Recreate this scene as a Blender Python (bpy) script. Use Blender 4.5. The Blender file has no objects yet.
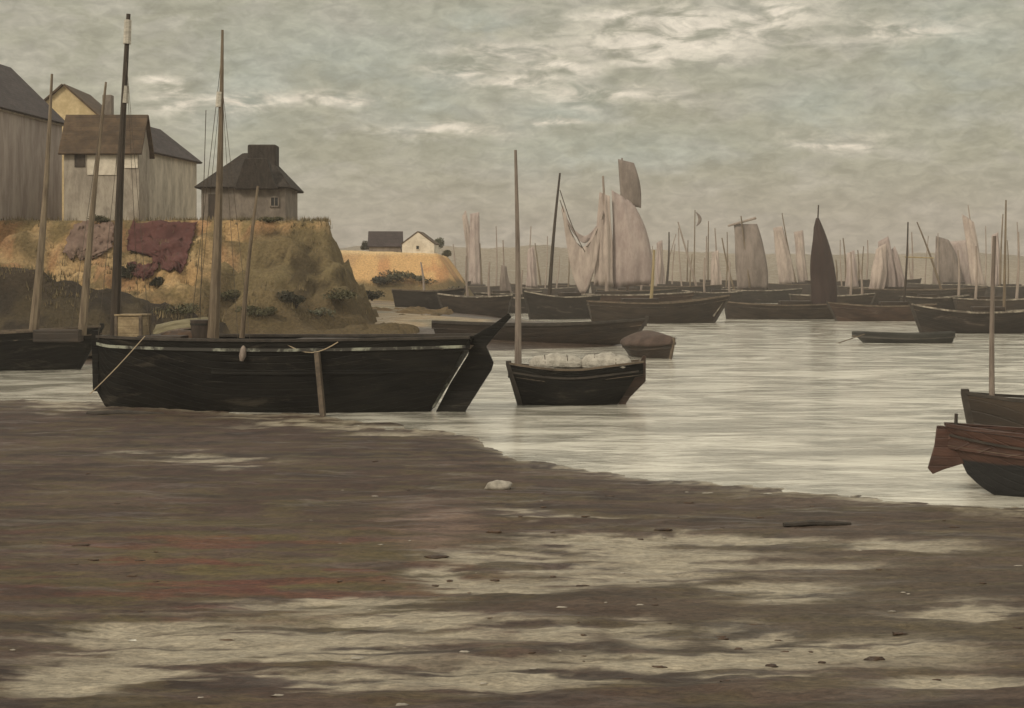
import bpy, math, random
import numpy as np
from mathutils import Vector, Matrix

# ------------------------------------------------------------------ camera, sky, sun, exposure
S = bpy.context.scene
COL = S.collection
F, HORIZ, EYE = 1407.0, 275.0, 4.7
R = math.radians
cam_d = bpy.data.cameras.new('camera')
cam = bpy.data.objects.new('camera', cam_d)
COL.objects.link(cam)
cam.location = (0, 0, EYE)
cam.rotation_euler = (R(90), 0, 0)
cam_d.sensor_fit = 'HORIZONTAL'
cam_d.sensor_width = 36.0
cam_d.lens = 36.0 * F / 1024.0
cam_d.shift_y = -(354.0 - HORIZ) / 1024.0
cam_d.clip_start, cam_d.clip_end = 0.3, 3000.0
S.camera = cam

S.view_settings.view_transform = 'Standard'
S.view_settings.look = 'None'
S.view_settings.gamma = 1.0
S.view_settings.exposure = 0.0
S.view_settings.use_curve_mapping = False

SUN_EL, SUN_AZ = 38.0, 222.0          # light comes softly from behind the viewer's left shoulder


class NT:
    """small helper round a node tree"""
    def __init__(s, tree):
        s.t = tree; s.n = tree.nodes; s.l = tree.links

    def new(s, kind, **kw):
        n = s.n.new(kind)
        for k, v in kw.items():
            setattr(n, k, v)
        return n

    def put(s, sock, v):
        if v is None:
            return
        if isinstance(v, bpy.types.NodeSocket):
            s.l.new(v, sock)
        elif isinstance(v, (tuple, list)) and len(v) == 3 and sock.type == 'RGBA':
            sock.default_value = (*v, 1)
        else:
            sock.default_value = v

    def math(s, op, a, b=None, c=None, clamp=False):
        n = s.new('ShaderNodeMath', operation=op); n.use_clamp = clamp
        for i, v in enumerate((a, b, c)):
            s.put(n.inputs[i], v)
        return n.outputs[0]

    def mix(s, f, a, b, blend='MIX'):
        n = s.new('ShaderNodeMix', data_type='RGBA', blend_type=blend)
        s.put(n.inputs[0], f); s.put(n.inputs[6], a); s.put(n.inputs[7], b)
        return n.outputs[2]

    def noise(s, vec, scale=1.0, detail=4.0, rough=0.55, dist=0.0):
        n = s.new('ShaderNodeTexNoise')
        s.put(n.inputs['Vector'], vec)
        n.inputs['Scale'].default_value = scale
        n.inputs['Detail'].default_value = detail
        n.inputs['Roughness'].default_value = rough
        n.inputs['Distortion'].default_value = dist
        return n.outputs[0]

    def ramp(s, f, lo, hi, a=0.0, b=1.0):
        n = s.new('ShaderNodeMapRange', interpolation_type='SMOOTHSTEP')
        s.put(n.inputs[0], f)
        n.inputs[1].default_value, n.inputs[2].default_value = lo, hi
        n.inputs[3].default_value, n.inputs[4].default_value = a, b
        return n.outputs[0]

    def scale(s, vec, sx, sy, sz, rot=(0, 0, 0), loc=(0, 0, 0)):
        n = s.new('ShaderNodeMapping')
        s.put(n.inputs[0], vec)
        n.inputs[1].default_value = loc
        n.inputs[2].default_value = rot
        n.inputs[3].default_value = (sx, sy, sz)
        return n.outputs[0]

    def xyz(s, x, y, z):
        n = s.new('ShaderNodeCombineXYZ')
        s.put(n.inputs[0], x); s.put(n.inputs[1], y); s.put(n.inputs[2], z)
        return n.outputs[0]


def build_sky():
    w = bpy.data.worlds.new('World'); S.world = w; w.use_nodes = True
    k = NT(w.node_tree)
    for n in list(k.n):
        k.n.remove(n)
    sky = k.new('ShaderNodeTexSky', sky_type='NISHITA')
    sky.sun_disc = False
    sky.sun_elevation = R(SUN_EL); sky.sun_rotation = R(SUN_AZ)
    sky.air_density = 1.5; sky.dust_density = 4.0
    tc = k.new('ShaderNodeTexCoord').outputs['Generated']
    sep = k.new('ShaderNodeSeparateXYZ'); k.put(sep.inputs[0], tc)
    az = k.math('ARCTAN2', sep.outputs[0], sep.outputs[1])
    el = k.math('ARCSINE', sep.outputs[2])
    v = k.xyz(az, k.math('MULTIPLY', el, 1.7), 0.0)
    n1 = k.noise(v, 9.0, 5, 0.55, 0.25)                # broad cloud masses
    n2 = k.noise(k.scale(v, .8, 1.1, 1, (0, 0, .25), (3, 1, 0)), 26.0, 5, 0.58, 0.35)     # ragged edges
    n3 = k.noise(k.scale(v, 1, 1.15, 1, (0, 0, -.5), (7, 2, 0)), 80.0, 5, 0.60, 0.7)     # fine curling wisps
    n4 = k.noise(k.scale(v, .7, 1.3, 1, (0, 0, .2), (1, 9, 0)), 40.0, 5, 0.60, 0.5)
    K = 10.0                                            # colours below are as seen, strength is 1/K
    def c(r, g, b): return (r * K, g * K, b * K)
    base = k.mix(k.ramp(n1, .40, .60), c(.375, .350, .256), c(.425, .400, .302))
    base = k.mix(k.ramp(n2, .44, .64), base, c(.452, .418, .328))

    def spot(px, py, hx, hy, warp=0.022):
        """a patch of cloud round one direction of the sky, with a ragged edge"""
        a0 = math.atan((px - 512) / F); e0 = math.atan((HORIZ - py) / F)
        wob = k.math('MULTIPLY', k.math('SUBTRACT', n2, .5), warp * 2)
        wob2 = k.math('MULTIPLY', k.math('SUBTRACT', n1, .5), warp * 2)
        dx = k.math('DIVIDE', k.math('SUBTRACT', k.math('ADD', az, wob2), a0), hx / F)
        dy = k.math('DIVIDE', k.math('SUBTRACT', k.math('ADD', el, wob), e0), hy / F)
        r2 = k.math('ADD', k.math('MULTIPLY', dx, dx), k.math('MULTIPLY', dy, dy))
        return k.math('EXPONENT', k.math('MULTIPLY', r2, -1.0))
    blue = None
    for p in ((350, 62, 120, 42), (960, 60, 70, 60), (820, 105, 60, 26), (480, 20, 50, 12), (250, 90, 60, 60), (620, 150, 130, 22), (420, 90, 70, 40), (560, 110, 60, 30)):
        q = spot(*p)
        blue = q if blue is None else k.math('MAXIMUM', blue, q)
    blue = k.math('MULTIPLY', blue, k.ramp(n2, .30, .62, .45, 1.0), clamp=True)
    base = k.mix(k.math('MULTIPLY', blue, .50), base, c(.425, .462, .395))
    brite = None
    for p in ((300, 103, 46, 6), (250, 100, 36, 5), (178, 108, 26, 12), (160, 88, 20, 6), (560, 66, 46, 7), (690, 48, 70, 13), (760, 22, 34, 10),
              (555, 122, 26, 4), (510, 50, 60, 8), (620, 18, 50, 7), (840, 145, 40, 6), (345, 100, 30, 5), (440, 130, 60, 6), (770, 20, 60, 16), (660, 60, 60, 9), (520, 82, 50, 9), (465, 70, 40, 6), (600, 95, 70, 8), (900, 40, 60, 9), (700, 30, 120, 22), (640, 45, 80, 14), (240, 104, 60, 9)):
        q = spot(*p, 0.012)
        brite = q if brite is None else k.math('MAXIMUM', brite, q)
    brite = k.math('MULTIPLY', brite, k.ramp(n4, .36, .58), clamp=True)
    base = k.mix(brite, base, c(.80, .71, .57))
    low = k.ramp(el, .012, .095, 1.0, 0.0)              # warm murk near the horizon
    base = k.mix(k.math('MULTIPLY', low, .75), base, c(.425, .362, .29))
    wisps = k.ramp(n3, .30, .70, .88, 1.11)
    wisps = k.math('MULTIPLY', wisps, k.ramp(n4, .32, .68, .90, 1.10))
    base = k.mix(1.0, base, k.xyz(wisps, wisps, wisps), 'MULTIPLY')
    high = k.ramp(el, .165, .50, 1.0, 2.3)               # overcast brightens overhead
    base = k.mix(1.0, base, k.xyz(high, high, k.math('MULTIPLY', high, k.ramp(el, .165, .5, 1.0, 1.10))), 'MULTIPLY')
    col = k.mix(.93, sky.outputs[0], base)              # a little clear air shows through the overcast
    bg = k.new('ShaderNodeBackground')
    k.put(bg.inputs[0], col); bg.inputs[1].default_value = 1.0 / K
    out = k.new('ShaderNodeOutputWorld')
    k.l.new(bg.outputs[0], out.inputs[0])


build_sky()
sun_d = bpy.data.lights.new('sun', 'SUN')
sun_d.energy = 2.0; sun_d.angle = R(12); sun_d.color = (1.0, .885, .71)
sun = bpy.data.objects.new('sun', sun_d); COL.objects.link(sun)
sd = Vector((math.sin(R(SUN_AZ)) * math.cos(R(SUN_EL)), math.cos(R(SUN_AZ)) * math.cos(R(SUN_EL)), math.sin(R(SUN_EL))))
sun.rotation_euler = sd.to_track_quat('Z', 'Y').to_euler()
sun.location = (-60, -60, 80)

# ------------------------------------------------------------------ small tools
rnd = random.Random(11)


def at(px, py, Y):
    """the point that stands Y metres ahead and is seen at (px, py)"""
    return Vector(((px - 512) * Y / F, Y, EYE - (py - HORIZ) * Y / F))


def flat(py, z=0.0):
    """distance at which level z is seen at row py"""
    return (EYE - z) * F / (py - HORIZ)


def vnoise(x, y, seed=0):
    xi, yi = np.floor(x).astype(np.int64), np.floor(y).astype(np.int64)
    fx, fy = x - xi, y - yi
    fx = fx * fx * (3 - 2 * fx); fy = fy * fy * (3 - 2 * fy)

    def h(a, b):
        n = (a * 374761393 + b * 668265263 + seed * 974634777) & 0xffffffff
        n = ((n ^ (n >> 13)) * 1274126177) & 0xffffffff
        return ((n ^ (n >> 16)) & 0xffff) / 65535.0
    return (h(xi, yi) * (1 - fx) + h(xi + 1, yi) * fx) * (1 - fy) + (h(xi, yi + 1) * (1 - fx) + h(xi + 1, yi + 1) * fx) * fy


def fbm(x, y, seed=0, octv=4, gain=.5):
    a, tot, nrm = 1.0, 0, 0
    for i in range(octv):
        tot = tot + a * vnoise(x, y, seed + 17 * i); nrm += a
        x, y, a = x * 2.03 + 5.3, y * 2.03 + 1.7, a * gain
    return tot / nrm


def sstep(x, a, b):
    t = np.clip((x - a) / (b - a), 0, 1)
    return t * t * (3 - 2 * t)


def tag(o, label=None, cat=None, group=None, kind=None):
    if label: o['label'] = label
    if cat: o['category'] = cat
    if group: o['group'] = group
    if kind: o['kind'] = kind
    return o


def empty(name, loc, rz=0, label=None, cat=None, group=None, tilt=(0, 0)):
    o = bpy.data.objects.new(name, None); COL.objects.link(o)
    o.location = loc; o.rotation_euler = (tilt[0], tilt[1], rz)
    o.empty_display_size = .3
    return tag(o, label, cat, group)


def mat_of(o):
    """local-to-world of an object made by this script (no depsgraph needed)"""
    m = Matrix.LocRotScale(o.location, o.rotation_euler, o.scale)
    return mat_of(o.parent) @ m if o.parent else m


class MB:
    def __init__(s):
        s.v, s.f, s.uv = [], [], []

    def add(s, verts, faces, uvs=None):
        b = len(s.v)
        s.v += [tuple(p) for p in verts]
        s.f += [tuple(i + b for i in f) for f in faces]
        s.uv += list(uvs) if uvs else [(p[0], p[2]) for p in verts]
        return s

    def box(s, c, size, rz=0, rot=None, taper=1.0):
        m = Matrix.Rotation(rz, 3, 'Z') if rot is None else rot
        hx, hy, hz = (a / 2 for a in size)
        P = []
        for z in (-1, 1):
            k = taper if z > 0 else 1
            for x, y in ((-1, -1), (1, -1), (1, 1), (-1, 1)):
                P.append(Vector(c) + m @ Vector((x * hx * k, y * hy * k, z * hz)))
        return s.add(P, [(3, 2, 1, 0), (4, 5, 6, 7), (0, 1, 5, 4), (1, 2, 6, 5), (2, 3, 7, 6), (3, 0, 4, 7)])

    def beam(s, a, b, w, h, up=(0, 0, 1)):
        a, b = Vector(a), Vector(b); d = (b - a)
        L = d.length; d.normalize(); sd = d.cross(Vector(up)).normalized(); u = sd.cross(d)
        P = [q + sd * (i * w / 2) + u * (j * h / 2) for q in (a, b) for i, j in ((-1, -1), (1, -1), (1, 1), (-1, 1))]
        return s.add(P, [(3, 2, 1, 0), (4, 5, 6, 7), (0, 1, 5, 4), (1, 2, 6, 5), (2, 3, 7, 6), (3, 0, 4, 7)])

    def tube(s, pts, rad, n=8, caps=True):
        pts = [Vector(p) for p in pts]
        if not isinstance(rad, (list, tuple)): rad = [rad] * len(pts)
        P, Fc = [], []
        ref = Vector((0.13, 1, 0.07))
        for i, p in enumerate(pts):
            d = (pts[min(i + 1, len(pts) - 1)] - pts[max(i - 1, 0)]).normalized()
            a = d.cross(ref)
            if a.length < .1: a = d.cross(Vector((1, 0, 0)))
            a.normalize(); b = d.cross(a)
            for j in range(n):
                t = 2 * math.pi * j / n
                P.append(p + (a * math.cos(t) + b * math.sin(t)) * rad[i])
        for i in range(len(pts) - 1):
            for j in range(n):
                Fc.append((i * n + j, i * n + (j + 1) % n, (i + 1) * n + (j + 1) % n, (i + 1) * n + j))
        if caps:
            Fc.append(tuple(range(n - 1, -1, -1))); Fc.append(tuple(range((len(pts) - 1) * n, len(pts) * n)))
        return s.add(P, Fc)

    def prism(s, poly, t0, t1, plane='xz'):
        """a closed outline given thickness"""
        n = len(poly)
        mk = (lambda a, b, t: (a, t, b)) if plane == 'xz' else (lambda a, b, t: (a, b, t))
        P = [mk(a, b, t0) for a, b in poly] + [mk(a, b, t1) for a, b in poly]
        Fc = [tuple(range(n)), tuple(range(2 * n - 1, n - 1, -1))] + [(i, i + n, (i + 1) % n + n, (i + 1) % n) for i in range(n)]
        return s.add(P, Fc)

    def grid(s, rows, close=False):
        nr, nc = len(rows), len(rows[0])
        P = [p for r in rows for p in r]
        Fc = []
        for i in range(nr - 1):
            for j in range(nc if close else nc - 1):
                Fc.append((i * nc + j, i * nc + (j + 1) % nc, (i + 1) * nc + (j + 1) % nc, (i + 1) * nc + j))
        return s.add(P, Fc)

    def blob(s, c, r, seed=0, rough=.18, nu=14, nv=9):
        g = random.Random(seed); ph = [g.random() * 6.28 for _ in range(6)]
        rows = []
        for i in range(nv + 1):
            th = math.pi * i / nv; row = []
            for j in range(nu):
                a = 2 * math.pi * j / nu
                k = 1 + rough * (math.sin(3 * a + ph[0] + 2 * th) + math.sin(5 * a + ph[1] - 3 * th) * .6 + math.sin(2 * a + ph[2] + 5 * th) * .7) * math.sin(th)
                row.append((c[0] + r[0] * k * math.sin(th) * math.cos(a), c[1] + r[1] * k * math.sin(th) * math.sin(a), c[2] + r[2] * k * math.cos(th)))
            rows.append(row)
        return s.grid(rows, True)

    def build(s, name, m, parent=None, smooth=False, solid=0, bevel=0):
        me = bpy.data.meshes.new(name)
        me.from_pydata(s.v, [], s.f); me.update()
        uv = me.uv_layers.new(name='UVMap')
        idx = np.zeros(len(me.loops), dtype=np.int64); me.loops.foreach_get('vertex_index', idx)
        uv.data.foreach_set('uv', np.array(s.uv, dtype=np.float32)[idx].ravel())
        me.materials.append(m)
        o = bpy.data.objects.new(name, me); COL.objects.link(o)
        if smooth:
            me.polygons.foreach_set('use_smooth', [True] * len(me.polygons))
            if smooth != 'all':
                me.set_sharp_from_angle(angle=R(38))
        if parent: o.parent = parent
        if solid:
            md = o.modifiers.new('thickness', 'SOLIDIFY'); md.thickness = solid; md.offset = 0
        if bevel:
            md = o.modifiers.new('edge', 'BEVEL'); md.width = bevel; md.segments = 2; md.limit_method = 'ANGLE'
        return o


# ------------------------------------------------------------------ materials
def mat(name, a, b, scale=(1, 1, 1), size=2.0, rough=(.6, .85), bump=.25, contrast=(.35, .65), coord='Object',
        planks=None, spots=None, spec=.35, fine=18.0, attr=None, bumpd=.05, sheen=0):
    m = bpy.data.materials.new(name); m.use_nodes = True
    k = NT(m.node_tree)
    p = k.n['Principled BSDF']
    tc = k.new('ShaderNodeTexCoord')
    vec = tc.outputs[coord]
    sv = k.scale(vec, *scale)
    n1 = k.noise(sv, size, 6, .6, .4)
    n2 = k.noise(sv, size * fine / 4, 5, .65)
    f = k.ramp(k.math('ADD', k.math('MULTIPLY', n1, .65), k.math('MULTIPLY', n2, .35)), *contrast)
    if attr:
        at_ = k.new('ShaderNodeAttribute'); at_.attribute_name = attr
        g = k.ramp(n2, .25, .75, a, b)
        col = k.mix(1.0, at_.outputs['Color'], k.xyz(g, g, g), 'MULTIPLY')
    else:
        col = k.mix(f, a, b)
    if spots:                                            # worn or dirty patches with a shape of their own
        sc, lo, hi, c = spots
        col = k.mix(k.ramp(k.noise(k.scale(vec, *scale, loc=(4, 2, 7)), sc, 5, .7, .8), lo, hi), col, c)
    h = k.math('ADD', k.math('MULTIPLY', n1, .5), n2)
    if planks:                                           # strakes with dark seams
        uv = k.new('ShaderNodeSeparateXYZ'); k.put(uv.inputs[0], tc.outputs['UV'])
        q = k.math('FRACT', k.math('MULTIPLY', uv.outputs[1], planks))
        seam = k.math('MULTIPLY', k.ramp(q, 0, .10), k.ramp(q, .90, 1.0, 1.0, 0.0))
        idn = k.noise(k.xyz(k.math('MULTIPLY', uv.outputs[0], .12), k.math('FLOOR', k.math('MULTIPLY', uv.outputs[1], planks)), 0.0), 3.1, 2, .5)
        tone = k.ramp(idn, .3, .7, .78, 1.22)
        col = k.mix(1.0, col, k.xyz(tone, tone, tone), 'MULTIPLY')
        h = k.math('ADD', h, k.math('MULTIPLY', seam, .8))
    k.put(p.inputs['Base Color'], col)
    k.put(p.inputs['Roughness'], k.ramp(n2, .3, .7, rough[0], rough[1]))
    p.inputs['Specular IOR Level'].default_value = spec
    if sheen: p.inputs['Sheen Weight'].default_value = sheen
    bp = k.new('ShaderNodeBump'); bp.inputs['Strength'].default_value = bump; bp.inputs['Distance'].default_value = bumpd
    k.put(bp.inputs['Height'], h); k.put(p.inputs['Normal'], bp.outputs[0])
    return m


M = {}
M['tar'] = mat('tarred_planks', (.006, .006, .006), (.015, .014, .012), (.25, .25, 1), 2.2, (.45, .8), .5, planks=4.2, spots=(1.8, .56, .70, (.042, .036, .029)), spec=.09)
M['tar_far'] = mat('old_tarred_planks', (.013, .010, .008), (.030, .023, .018), (.3, .3, 1), 1.5, (.5, .8), .4, planks=3, spots=(.9, .58, .7, (.07, .055, .045)))
M['brown'] = mat('brown_planks', (.030, .018, .013), (.066, .040, .029), (.3, .3, 1), 1.6, (.5, .8), .4, planks=3.2, spots=(1.0, .6, .72, (.10, .075, .06)))
M['umber'] = mat('umber_planks', (.020, .0145, .011), (.046, .033, .024), (.3, .3, 1), 1.6, (.5, .8), .4, planks=3.2, spots=(1.1, .6, .72, (.02, .017, .015)))
M['redbrown'] = mat('red_brown_planks', (.036, .017, .012), (.074, .036, .026), (.25, .25, 1), 2.4, (.45, .75), .45, planks=5, spots=(2.5, .60, .75, (.04, .02, .016)))
M['slate'] = mat('slate_grey_planks', (.026, .026, .024), (.056, .054, .048), (.3, .3, 1), 1.6, (.5, .8), .4, planks=4)
M['deck'] = mat('weathered_deck', (.075, .055, .038), (.15, .11, .078), (.4, 3, 1), 2.5, (.6, .9), .3)
M['rail_pale'] = mat('worn_pale_paint', (.04, .037, .032), (.30, .31, .25), (.35, .35, .35), 2.6, (.5, .8), .3, (.46, .58))
M['rail_dark'] = mat('dark_rail', (.022, .018, .015), (.055, .045, .036), (1, 1, 1), 2.5)
M['rail_brown'] = mat('bare_wood_rail', (.06, .045, .032), (.15, .115, .082), (1, 1, 1), 2.0)
M['rail_lime'] = mat('limewashed_rail', (.09, .075, .06), (.34, .30, .24), (1, 1, 1), 1.2, contrast=(.42, .6))
M['spar_dark'] = mat('dark_spar', (.020, .015, .011), (.055, .040, .028), (1, 1, .12), 5, (.45, .75), .3)
M['spar'] = mat('bare_spar', (.085, .062, .042), (.20, .155, .105), (1, 1, .12), 5, (.45, .75), .3)
M['spar_grey'] = mat('grey_spar', (.19, .15, .125), (.32, .265, .225), (1, 1, .12), 5, (.5, .8), .3)  # lightened for the far masts, haze put into the colour
M['spar_mauve'] = mat('mauve_grey_spar', (.115, .09, .075), (.22, .18, .15), (1, 1, .12), 5, (.5, .8), .3)
M['spar_yellow'] = mat('yellow_spar', (.22, .17, .085), (.34, .27, .15), (1, 1, .12), 5, (.5, .8), .3)
M['wrap'] = mat('pale_cloth_wrap', (.34, .32, .27), (.56, .52, .45), (1, 1, 3), 3, (.8, .95), .4)
M['canvas'] = mat('pale_canvas', (.28, .26, .225), (.50, .465, .405), (1, 1, 1), 3.5, (.8, .95), .8, bumpd=.1)
M['sail_dark'] = mat('dark_brown_sail', (.030, .019, .017), (.050, .033, .029), (1, 1, .3), 1.0, (.8, .95), .3, sheen=.1)
M['sail_grey'] = mat('grey_brown_sail', (.14, .115, .10), (.24, .20, .178), (1, 1, .3), .9, (.8, .95), .4)
M['sail_mauve'] = mat('hazed_mauve_sail', (.27, .215, .20), (.39, .325, .298), (1, 1, .35), .9, (.8, .95), .4)  # lightened toward the sky, distance haze put into the cloth colour
M['sail_pale'] = mat('pale_pink_sail', (.29, .235, .21), (.44, .37, .325), (1, 1, .35), .9, (.8, .95), .5)
M['rope'] = mat('pale_rope', (.30, .23, .15), (.46, .37, .25), (1, 1, 1), 20)
M['rope_dark'] = mat('dark_rope', (.05, .04, .03), (.10, .08, .06), (1, 1, 1), 20)
M['iron'] = mat('black_iron', (.012, .011, .010), (.03, .028, .025), (1, 1, 1), 6)
M['wall_grey'] = mat('grey_limewash', (.34, .30, .245), (.60, .535, .44), (1.6, 1.6, .45), .75, (.8, .95), .4, spots=(1.2, .60, .78, (.12, .10, .085)))
M['wall_mauve'] = mat('mauve_limewash', (.27, .222, .195), (.43, .37, .325), (1.8, 1.8, .3), .7, (.8, .95), .4, spots=(1.0, .6, .8, (.13, .10, .09)))
M['wall_dark'] = mat('sooty_limewash', (.125, .105, .088), (.235, .20, .168), (1.6, 1.6, .8), .8, (.8, .95), .4, spots=(1.0, .6, .8, (.07, .06, .05)))
M['wall_shed'] = mat('shed_limewash', (.22, .19, .158), (.40, .355, .295), (1.6, 1.6, .6), .8, (.8, .95), .4, spots=(1.2, .58, .76, (.16, .135, .11)))
M['wall_cream'] = mat('cream_plaster', (.46, .36, .20), (.66, .53, .32), (1, 1, 1), .9, (.8, .95), .4)
M['wall_white'] = mat('white_plaster', (.48, .43, .35), (.70, .64, .54), (1, 1, 1), .9, (.8, .95), .3)
M['roof_plum'] = mat('plum_slate_roof', (.024, .016, .017), (.048, .034, .034), (1, 1, 1), 1.2, (.6, .85), .6, planks=3.0)
M['roof_brown'] = mat('brown_board_roof', (.045, .028, .016), (.095, .062, .036), (1, 1, 1), 1.2, (.7, .9), .6, planks=2.5)
M['thatch'] = mat('old_thatch', (.024, .019, .016), (.058, .046, .038), (3, 3, 1), 1.6, (.85, .95), .9, bumpd=.12)
M['dark_wood'] = mat('dark_wood', (.028, .021, .017), (.06, .045, .035), (1, 1, .3), 4)
M['pane'] = mat('dark_window_glass', (.012, .013, .014), (.03, .03, .032), (1, 1, 1), 1, (.08, .2), .05, spec=.5)
M['stone'] = mat('pale_stone', (.20, .18, .15), (.36, .33, .28), (1, 1, 1), 3)
M['leaf_dark'] = mat('dark_leaves', (.016, .016, .009), (.040, .038, .020), (1, 1, 1), 1.5, bump=.1)
M['leaf_olive'] = mat('olive_leaves', (.045, .044, .022), (.10, .092, .045), (1, 1, 1), 1.5, bump=.1)
M['leaf_grey'] = mat('grey_green_leaves', (.07, .075, .048), (.13, .13, .085), (1, 1, 1), 1.5, bump=.1)
M['twig'] = mat('twig', (.03, .022, .016), (.06, .045, .034), (1, 1, 1), 3)
M['red_cloth'] = mat('oxblood_cloth', (.062, .022, .020), (.098, .038, .034), (1, 1, 1), .8, (.85, .95), .5, bumpd=.1)
M['mauve_cloth'] = mat('dull_mauve_cloth', (.13, .085, .068), (.20, .14, .11), (1, 1, 1), .8, (.85, .95), .5, bumpd=.1)
M['brown_cloth'] = mat('brown_tarpaulin', (.045, .030, .024), (.085, .058, .046), (1, 1, 1), 1.6, (.75, .9), .6, bumpd=.08)
M['olive_paint'] = mat('faded_olive_paint', (.10, .085, .045), (.19, .165, .10), (.4, .4, 1), 2.0, (.6, .85), .4, planks=5)
M['tan_wood'] = mat('tan_boards', (.17, .125, .072), (.29, .225, .135), (1, 1, 1), 2.4, (.7, .9), .4, planks=4)
M['weed'] = mat('wet_weed', (.028, .016, .010), (.075, .040, .020), (1, 1, 1), 3, (.35, .7), .5)

# ------------------------------------------------------------------ the ground: one sheet
LAND = np.array([(-400, 72), (-60, 72), (-27, 72), (-16, 77), (-6, 84), (0, 89), (5, 92), (9.5, 96), (12.5, 105), (11, 116), (5, 126),
                 (1, 140), (-1.5, 160), (-4, 200), (-8, 240), (-20, 290), (-45, 335), (-400, 340)], float)
YW_X = [-40, -24, -15.8, -10, -6, -1.26, .2, 3.2, 5.2, 10, 16, 40]
YW_Y = [53.5, 53.5, 52.5, 48.5, 46.2, 41.5, 35.6, 32.4, 30.9, 28.6, 26.5, 20]
# wet hollows of the flat: centre and half size where each is seen, depth
POOLS = [(250, 652, 190, 24, .12), (120, 640, 60, 10, .09), (420, 628, 90, 14, .10), (330, 608, 90, 9, .11), (480, 590, 60, 9, .11), (440, 580, 26, 10, .09), (520, 566, 70, 8, .11),
         (620, 552, 85, 11, .12), (690, 568, 90, 12, .11), (740, 545, 70, 8, .11), (600, 585, 110, 8, .10), (780, 600, 60, 7, .08), (690, 540, 60, 6, .1), (820, 575, 60, 7, .07),
         (655, 642, 34, 9, .15), (745, 640, 36, 10, .15), (690, 672, 130, 13, .10), (520, 685, 110, 13, .10), (330, 690, 120, 10, .10), (860, 660, 110, 13, .09), (120, 680, 90, 12, .10),
         (870, 497, 70, 3, .08), (950, 500, 60, 4, .08), (400, 432, 60, 4, .09), (310, 428, 60, 3, .08), (60, 408, 40, 3, .08), (560, 520, 50, 3, .05), (900, 548, 60, 4, .06),
         (560, 640, 60, 6, .06), (960, 620, 60, 8, .06), (200, 462, 60, 4, .04), (60, 690, 60, 12, .1), (950, 690, 80, 10, .07)]


def sdf(poly, x, y):
    d = np.full(x.shape, 1e9); ins = np.zeros(x.shape, bool)
    n = len(poly)
    for i in range(n):
        ax, ay = poly[i]; bx, by = poly[(i + 1) % n]
        ex, ey = bx - ax, by - ay
        t = np.clip(((x - ax) * ex + (y - ay) * ey) / (ex * ex + ey * ey), 0, 1)
        d = np.minimum(d, np.hypot(x - ax - t * ex, y - ay - t * ey))
        if by != ay:
            c = ((ay > y) != (by > y)) & (x < (bx - ax) * (y - ay) / (by - ay) + ax)
            ins ^= c
    return np.where(ins, d, -d)


def lerp3(a, b, f):
    return a * (1 - f[..., None]) + np.array(b) * f[..., None]


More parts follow.
